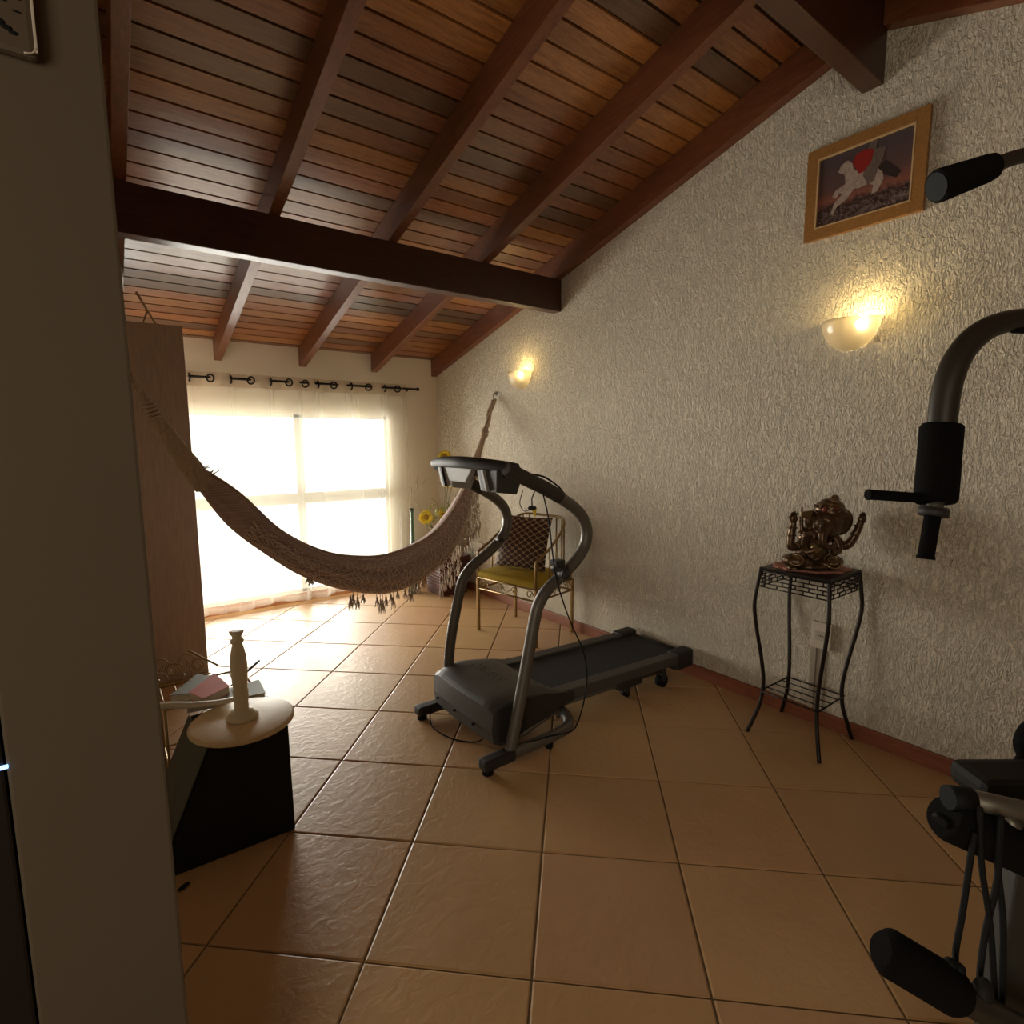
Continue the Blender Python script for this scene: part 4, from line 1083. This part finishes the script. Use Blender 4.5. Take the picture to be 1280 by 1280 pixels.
    mb = MB(); mb.hexa([(1.305, 2.10, 1.195), (1.33, 2.10, 1.19), (1.33, 2.24, 1.19), (1.305, 2.24, 1.195), (1.292, 2.02, 1.262), (1.32, 2.02, 1.262), (1.32, 2.26, 1.262), (1.292, 2.26, 1.262)], .004); mb.build('console_back_plate', M['console_pale'], T)
    for (a, b, mt, nm) in ((2.20, 2.335, 'console_pale', 'bottle_holder'), (1.84, 1.995, 'tread_plastic', 'bottle_holder')):
        mb = MB(); mb.hexa([(1.315, a + .03, 1.165), (1.42, a + .03, 1.150), (1.42, b - .005, 1.150), (1.315, b - .005, 1.165), (1.298, a, 1.258), (1.44, a, 1.25), (1.44, b, 1.25), (1.298, b, 1.258)], .006); h = mb.build(nm, M[mt], T)
        mb = MB(); c = (a + b) / 2 + .01
        mb.hexa([(1.300, c - .006, 1.168), (1.318, c - .006, 1.165), (1.318, c + .006, 1.165), (1.300, c + .006, 1.168), (1.286, c + .004, 1.258), (1.30, c + .004, 1.258), (1.30, c + .018, 1.258), (1.286, c + .018, 1.258)]); mb.build('holder_rib', M['console_pale' if mt != 'console_pale' else 'console_dark'], h)
    # safety key on its cord, with a yellow tag
    mb = MB(); mb.tube([(1.42, 1.83, 1.17), (1.40, 1.825, 1.12), (1.42, 1.82, 1.085), (1.455, 1.82, 1.092)], .0018, 6, spline=5); mb.build('key_cord', M['black'], T)
    mb = MB(); mb.ball((1.462, 1.82, 1.095), (.022, .012, .011)); mb.tube([(1.462, 1.82, 1.10), (1.460, 1.82, 1.135), (1.475, 1.82, 1.165)], .0028, 6); mb.build('safety_key', M['console_dark'], T)
    mb = MB(); mb.prism([(-.012, 0), (.014, .006), (.006, -.035)], (1.470, 1.815, 1.088), (1, 0, 0), (0, 0, 1), (0, 1, 0), .003); mb.build('key_tag', M['petal'], T)
    # clamp knob where the upright bends back
    mb = MB(); mb.tube([(1.585, yn, .795), (1.62, yn, .822)], .033, 14); mb.tube([(1.590, yn - .02, .80), (1.575, yn - .065, .805)], .017, 12); mb.ball((1.573, yn - .07, .806), .021); mb.box((1.56, yn - .03, .83), (1.61, yn + .02, .86), .006); mb.build('clamp_knob', M['console_dark'], T)
    mb = MB(); mb.tube([(1.66, yf, .86), (1.66, yf - .05, .865)], .012, 10); mb.build('clamp_knob', M['console_dark'], T)
    # cable hanging from the console down to the base
    mb = MB(); mb.tube([(1.50, 1.80, 1.17), (1.515, 1.775, 1.05), (1.53, 1.765, .90), (1.545, 1.76, .80), (1.56, 1.735, .70), (1.60, 1.715, .58), (1.66, 1.71, .46), (1.69, 1.71, .34), (1.675, 1.71, .22), (1.635, 1.715, .11), (1.60, 1.735, .075), (1.52, 1.77, .07), (1.40, 1.79, .068)], .0032, 6, spline=6); mb.build('power_cable', M['black'], T)
    mb = MB(); mb.tube([(1.40, 1.80, 1.245), (1.50, 1.793, 1.228), (1.58, 1.793, 1.185), (1.62, 1.793, 1.150), (1.66, 1.795, 1.122)], .004, 6, spline=5); mb.build('sensor_wire', M['black'], T)
    mb = MB(); mb.tube([(1.235, 2.345, .072), (1.21, 2.30, .008), (1.20, 2.22, .004), (1.23, 2.10, .004), (1.30, 2.02, .006), (1.34, 1.98, .055)], .0032, 6, spline=6); mb.build('floor_cable', M['black'], T)
treadmill()

# ---------------------------------------------------------------- storage box and the things around it
def boxgroup():
    T = thing('storage_box', (.25, 2.1, 0), 'black tapered storage box on the floor beside the pillar, supporting a pale disc', 'box')
    mb = MB(); mb.hexa([(.05, 1.940, 0), (.466, 1.932, 0), (.475, 2.24, 0), (.045, 2.29, 0), (.223, 1.952, .395), (.463, 1.936, .395), (.463, 2.22, .395), (.200, 2.222, .395)], .005); bx = mb.build('body', M['boxblack'], T)
    mb = MB(); p = [Vector(q) for q in ((.046, 1.942, .002), (.041, 2.288, .002), (.196, 2.224, .396), (.219, 1.954, .396))]
    nrm = (p[1] - p[0]).cross(p[3] - p[0]).normalized()
    if nrm.x > 0: nrm = -nrm
    mb.hexa(p + [q + nrm * .004 for q in p]); mb.build('side_panel', M['boxside'], T)['label'] = 'grey-green sloping side'
    # pale disc with turned post
    D = thing('turned_post_stand', (.338, 2.045, .396), 'cream round disc with an upright turned post, resting on the black box', 'stand')
    mb = MB(); mb.lathe([(.158, 0), (.168, .004), (.170, .010), (.168, .016), (.160, .019), (.05, .020)], (.338, 2.045, .396), 56); mb.build('disc', M['disc'], D)
    z0 = .4155
    prof = [(.052, 0), (.053, .008), (.048, .014), (.040, .018), (.038, .026), (.024, .030), (.023, .06), (.026, .075), (.024, .088), (.026, .10), (.022, .108), (.024, .12), (.026, .15), (.0275, .19), (.026, .225), (.020, .255), (.0165, .27), (.021, .276), (.022, .284), (.015, .289), (.015, .298), (.022, .308), (.024, .316), (.014, .317)]
    mb = MB(); mb.lathe(prof, (.338, 2.047, z0), 28); mb.build('turned_post', M['cream'], D)
    # curved white arm
    A = MB(); A.tube([(.06, 2.275, .442), (.133, 2.258, .439), (.202, 2.215, .436), (.270, 2.188, .434), (.330, 2.180, .433), (.385, 2.20, .432)], [.017, .018, .018, .016, .014, .010], 12, spline=6, flat=.6); tag(A.build('curved_white_arm', M['white_plastic']), 'slim curved white wooden arm lying across behind the turned post', 'furniture part')
    # covers and books on the box and behind it
    def slabbook(name, pts, z0, t, mat, label, cat, pagecol=None, tilt=0):
        base = Vector((sum(p[0] for p in pts) / 4, sum(p[1] for p in pts) / 4, z0))
        B = thing(name, base, label, cat)
        q = [Vector((p[0], p[1], z0 + (p[2] if len(p) > 2 else 0))) for p in pts]
        up_ = Vector((0, 0, 1))
        mb = MB(); mb.hexa(q + [v + up_ * .002 for v in q]); mb.hexa([v + up_ * (t - .002) for v in q] + [v + up_ * t for v in q]); mb.build('cover', M[mat], B)
        c = sum(q, Vector()) / 4; qi = [c + (v - c) * .965 for v in q]
        mb = MB(); mb.hexa([v + up_ * .002 for v in qi] + [v + up_ * (t - .002) for v in qi]); mb.build('pages', M['paper'], B)
    return slabbook
slabbook = boxgroup()
# a low rack behind the box that carries the books
R_ = thing('magazine_rack', (.27, 2.46, 0), 'thin bronze wire rack with scrolled sides standing on the floor behind the black box', 'rack')
mb = MB()
for (x, y) in ((.13, 2.36), (.44, 2.36), (.13, 2.60), (.44, 2.60)): mb.tube([(x, y, 0), (x, y, .385)], .005, 8)
for z in (.12, .380):
    for a, b in (((.13, 2.36), (.44, 2.36)), ((.44, 2.36), (.44, 2.60)), ((.44, 2.60), (.13, 2.60)), ((.13, 2.60), (.13, 2.36))): mb.tube([(a[0], a[1], z), (b[0], b[1], z)], .0045, 8)
for k in range(1, 6): mb.tube([(.13 + .31 * k / 6, 2.36, .380), (.13 + .31 * k / 6, 2.60, .380)], .003, 6)
mb.build('frame', M['gold'], R_)
mb = MB(); rnd = random.Random(2)
for k in range(5):
    for sg in (1, -1):
        p = []
        for i in range(26):
            t = i / 25 * 2.2 * PI; r = .036 * (1 - i / 25 * .75)
            p.append((.095 + .045 * k + sg * math.cos(t) * r * .9, 2.61, .435 + .03 * (k % 2) * sg + math.sin(t) * r))
        mb.tube(p, .0025, 6)
mb.tube([(.08, 2.61, .39), (.32, 2.61, .39)], .004, 6); mb.tube([(.24, 2.58, .52), (.35, 2.60, .42)], .004, 6)
mb.build('scroll_panel', M['gold'], R_)
slabbook('flat_book', [(.190, 2.245, .0), (.452, 2.205, .0), (.459, 2.350, .0), (.202, 2.318, .0)], .3965, .020, 'bluegrey', 'wide blue-grey hardcover book lying flat behind the turned post', 'book')
slabbook('pink_book', [(.242, 2.221, 0), (.340, 2.280, 0), (.313, 2.450, 0), (.207, 2.313, 0)], .4175, .030, 'pinkc', 'thick book with a pink and rose cover lying on the flat blue-grey book', 'book')
slabbook('grey_book', [(.150, 2.375, 0), (.215, 2.345, 0), (.305, 2.465, 0), (.265, 2.54, 0)], .386, .042, 'bluegrey', 'smaller grey-blue covered book beside the pink one', 'book')
mb = MB(); mb.tube([(.352, 2.335, .424), (.395, 2.385, .428), (.400, 2.391, .4285), (.492, 2.50, .437), (.497, 2.506, .4375)], [.0022, .003, .0052, .0052, .002], 10)
tag(mb.build('dark_pen', M['black']), 'slim dark pen-like stick poking out past the books', 'pen')
mb = MB(); mb.ball((.112, 1.868, .006), (.020, .008, .006), Matrix.Rotation(math.radians(30), 3, 'Z')); tag(mb.build('small_black_scrap', M['black']), 'tiny black scrap on the floor beside the pillar', 'scrap')

# ---------------------------------------------------------------- pillar keypad and the dark screen at the far left
K_ = thing('wall_keypad', (-.06, .95, 1.83), 'pale rounded wall box with dark marks high on the pillar', 'wall box')
mb = MB(); mb.box((-.128, .936, 1.838), (-.0195, .951, 2.05), .008); mb.build('cover', M['panel_dark'], K_)
mb = MB(); mb.box((-.0215, .9345, 1.845), (-.0185, .9365, 2.05), .0008); mb.tube([(-.0200, .9352, 1.850), (-.024, .9352, 1.8435), (-.032, .9352, 1.841)], .0012, 6, spline=3); mb.build('edge_line', M['white_plastic'], K_)
mb = MB(); rnd = random.Random(5)
for (x, z, a, b) in ((-.052, 1.868, .006, .004), (-.046, 1.864, .006, .003), (-.040, 1.860, .005, .0025), (-.057, 1.866, .004, .003), (-.035, 1.885, .005, .0012), (-.048, 1.893, .006, .0012), (-.034, 1.899, .005, .001), (-.050, 1.915, .006, .001), (-.036, 1.922, .006, .001)):
    mb.ball((x, .9358, z), (a, .0008, b), None, 10, 6)
mb.build('marks', M['black'], K_)
E_ = thing('black_screen', (-.34, 1.02, 0), 'tall black cabinet with a tiny blue light at the far left edge beside the pillar', 'cabinet')
mb = MB(); mb.box((-.62, .95, 0), (-.1305, 1.14, 1.035), .004); mb.build('body', M['screen'], E_)
mb = MB(); mb.box((-.150, .9470, .949), (-.1262, .9505, .954), .0008, None); mb.build('indicator_light', M['blue_led'], E_)

# ---------------------------------------------------------------- multi gym
def gym():
    T = thing('multi_gym', (1.75, -.05, 0), 'black multi gym with foam pads and bent steel arm at the right edge', 'exercise machine')
    ux, uy = 1.80, -.10
    mb = MB(); mb.box((ux - .035, uy - .035, 0), (ux + .035, uy + .035, 2.02), .006); mb.build('main_post', M['gym_tube'], T)
    mb = MB(); mb.box((1.05, uy - .03, 0), (2.2, uy + .03, .06), .006); mb.build('floor_beam', M['gym_tube'], T)
    # press arm
    arm = [(1.655, .469, 1.40), (1.667, .471, 1.471), (1.680, .468, 1.529), (1.705, .458, 1.585), (1.748, .436, 1.632), (1.797, .403, 1.658), (1.86, .355, 1.668), (1.915, .30, 1.67), (1.90, .1, 1.67), (1.81, -.07, 1.67)]
    mb = MB(); mb.tube(arm, .031, 18, spline=4, flat=.8); a = mb.build('press_arm', M['gym_tube'], T)
    mb = MB(); mb.tube([(1.80, .385, 1.640), (1.86, .345, 1.638), (1.915, .29, 1.640)], .011, 8); mb.build('pad_under_arm', M['foam'], T)
    mb = MB(); mb.tube([(1.6275, .459, 1.222), (1.630, .4605, 1.232), (1.655, .469, 1.405), (1.656, .469, 1.412)], [.040, .045, .045, .040], 26); mb.build('foam_pad', M['foam'], T)
    mb = MB(); mb.tube([(1.496, .560, 1.243), (1.500, .557, 1.243)], .0135, 14); mb.tube([(1.500, .557, 1.243), (1.625, .462, 1.232)], .0125, 14); mb.build('cross_handle', M['foam'], T)
    mb = MB(); mb.tube([(1.628, .459, 1.226), (1.622, .4605, 1.198)], .018, 16); mb.tube([(1.6255, .460, 1.212), (1.622, .4605, 1.196)], .030, 18); mb.build('collar', M['steel'], T)
    mb = MB(); mb.tube([(1.6245, .460, 1.208), (1.6205, .4605, 1.190)], .032, 18); mb.build('lock_nut', M['console_dark'], T)
    mb = MB(); mb.tube([(1.622, .4605, 1.196), (1.600, .461, 1.090)], .0175, 16); mb.tube([(1.6005, .461, 1.094), (1.5995, .461, 1.087)], .0195, 16); mb.build('hand_grip', M['foam'], T)
    # lat bar with foam grip, hung from the top arm
    mb = MB(); mb.tube([(1.253, .395, 1.8275), (1.256, .393, 1.829), (1.330, .344, 1.860), (1.338, .338, 1.864)], [.027, .029, .024, .022], 22); mb.build('bar_grip', M['foam'], T)
    mb = MB(); mb.tube([(1.2530, .395, 1.8275), (1.2515, .396, 1.8268)], .024, 18); mb.build('grip_cap', M['black'], T)
    mb = MB(); mb.tube([(1.33, .344, 1.860), (1.362, .321, 1.876), (1.396, .298, 1.885), (1.454, .256, 1.889), (1.60, .13, 1.95), (1.78, -.06, 1.99)], .013, 12, spline=4); mb.build('lat_bar', M['gym_tube'], T)
    # seat
    mb = MB(); q = [(1.366, .262), (1.46, .195), (1.60, .13), (1.80, -.02), (1.68, -.17), (1.43, .03)]
    q = [Vector((1.352, .262, 0)), Vector((1.60, .076, 0)), Vector((1.74, .262, 0)), Vector((1.492, .448, 0))]
    q = [Vector((1.355, .255, 0)), Vector((1.595, .075, 0)), Vector((1.655, .155, 0)), Vector((1.415, .335, 0))]
    mb.hexa([v + Vector((0, 0, .650)) for v in q] + [v + Vector((0, 0, .700)) for v in q], .018); mb.build('seat_pad', M['gym_grey'], T)
    mb = MB(); mb.tube([(1.572, .232, .60), (1.565, .238, .66), (1.568, .236, .69), (1.562, .240, .72), (1.572, .230, .76), (1.62, .18, .80)], [.02, .022, .018, .022, .02, .018], 12, spline=4); mb.build('hand_lever', M['foam'], T)
    mb = MB(); mb.tube([(1.50, .02, .06), (1.50, .02, .66)], .03, 14); mb.build('seat_post', M['gym_tube'], T)
    # leg rollers
    mb = MB(); mb.tube([(1.056, .249, .769), (1.064, .243, .764), (1.172, .155, .700), (1.18, .148, .695)], [.030, .036, .036, .034], 24); mb.build('upper_roller', M['foam'], T)
    mb = MB(); mb.tube([(1.062, .247, .800), (1.090, .224, .797)], .019, 16); mb.tube([(1.048, .252, .758), (1.056, .248, .764)], .014, 10); mb.build('roller_knob', M['black'], T)
    mb = MB(); mb.tube([(1.085, .232, .798), (1.135, .190, .784), (1.20, .12, .77)], .016, 14); mb.build('roller_axle', M['steel'], T)
    mb = MB(); mb.tube([(1.14, .188, .752), (1.15, .18, .758)], .016, 12); mb.build('bolt', M['steel'], T)
    mb = MB(); mb.tube([(.872, .263, .628), (.882, .254, .622), (.950, .194, .568), (.957, .188, .562)], [.022, .033, .033, .028], 24); mb.build('lower_roller', M['foam'], T)
    mb = MB(); mb.tube([(.945, .198, .570), (.997, .155, .531), (1.06, .10, .49), (1.14, .03, .45)], .020, 14, spline=4); mb.build('roller_arm', M['gym_tube'], T)
    mb = MB()
    for p in ((.952, .199, .606), (.945, .205, .598), (.960, .19, .600), (.955, .195, .588)): mb.ball(p, .009, None, 10, 8)
    mb.tube([(.950, .20, .60), (.968, .182, .570)], .012, 10); mb.build('adjuster_knob', M['black'], T)
    mb = MB(); mb.ball((.990, .167, .560), (.016, .014, .022), Matrix.Rotation(math.radians(25), 3, 'Y')); mb.tube([(.992, .165, .545), (1.0, .16, .515)], .006, 8); mb.build('cable_stop', M['gym_grey'], T)
    # cables
    for q in ([(1.046, .206, .771), (1.037, .206, .728), (1.021, .205, .648), (1.005, .205, .585), (.968, .19, .575)], [(1.056, .205, .808), (1.051, .195, .721), (1.054, .177, .623), (1.05, .158, .487), (1.05, .15, .46)],
              [(1.081, .184, .795), (1.068, .178, .697), (1.047, .181, .617), (1.02, .177, .56), (.992, .168, .565)], [(1.080, .185, .795), (1.071, .18, .721), (1.07, .165, .623), (1.055, .153, .475)]):
        mb = MB(); mb.tube(q, .0045, 8, spline=5); mb.build('cable', M['black'], T)
    # inclined front post
    mb = MB(); o = [(1.150, .168, .735), (1.185, .110, .735), (1.30, .20, .735)]
    mb.hexa([(1.055, .170, .0), (1.13, .070, .0), (1.17, .10, .0), (1.095, .20, .0), (1.157, .170, .735), (1.215, .095, .735), (1.255, .125, .735), (1.197, .20, .735)], .004); mb.build('front_post', M['post_green'], T)
    mb = MB(); mb.tube([(1.19, .15, .70), (1.50, .02, .64), (1.80, -.10, .64)], .025, 12); mb.build('seat_beam', M['gym_tube'], T)
gym()
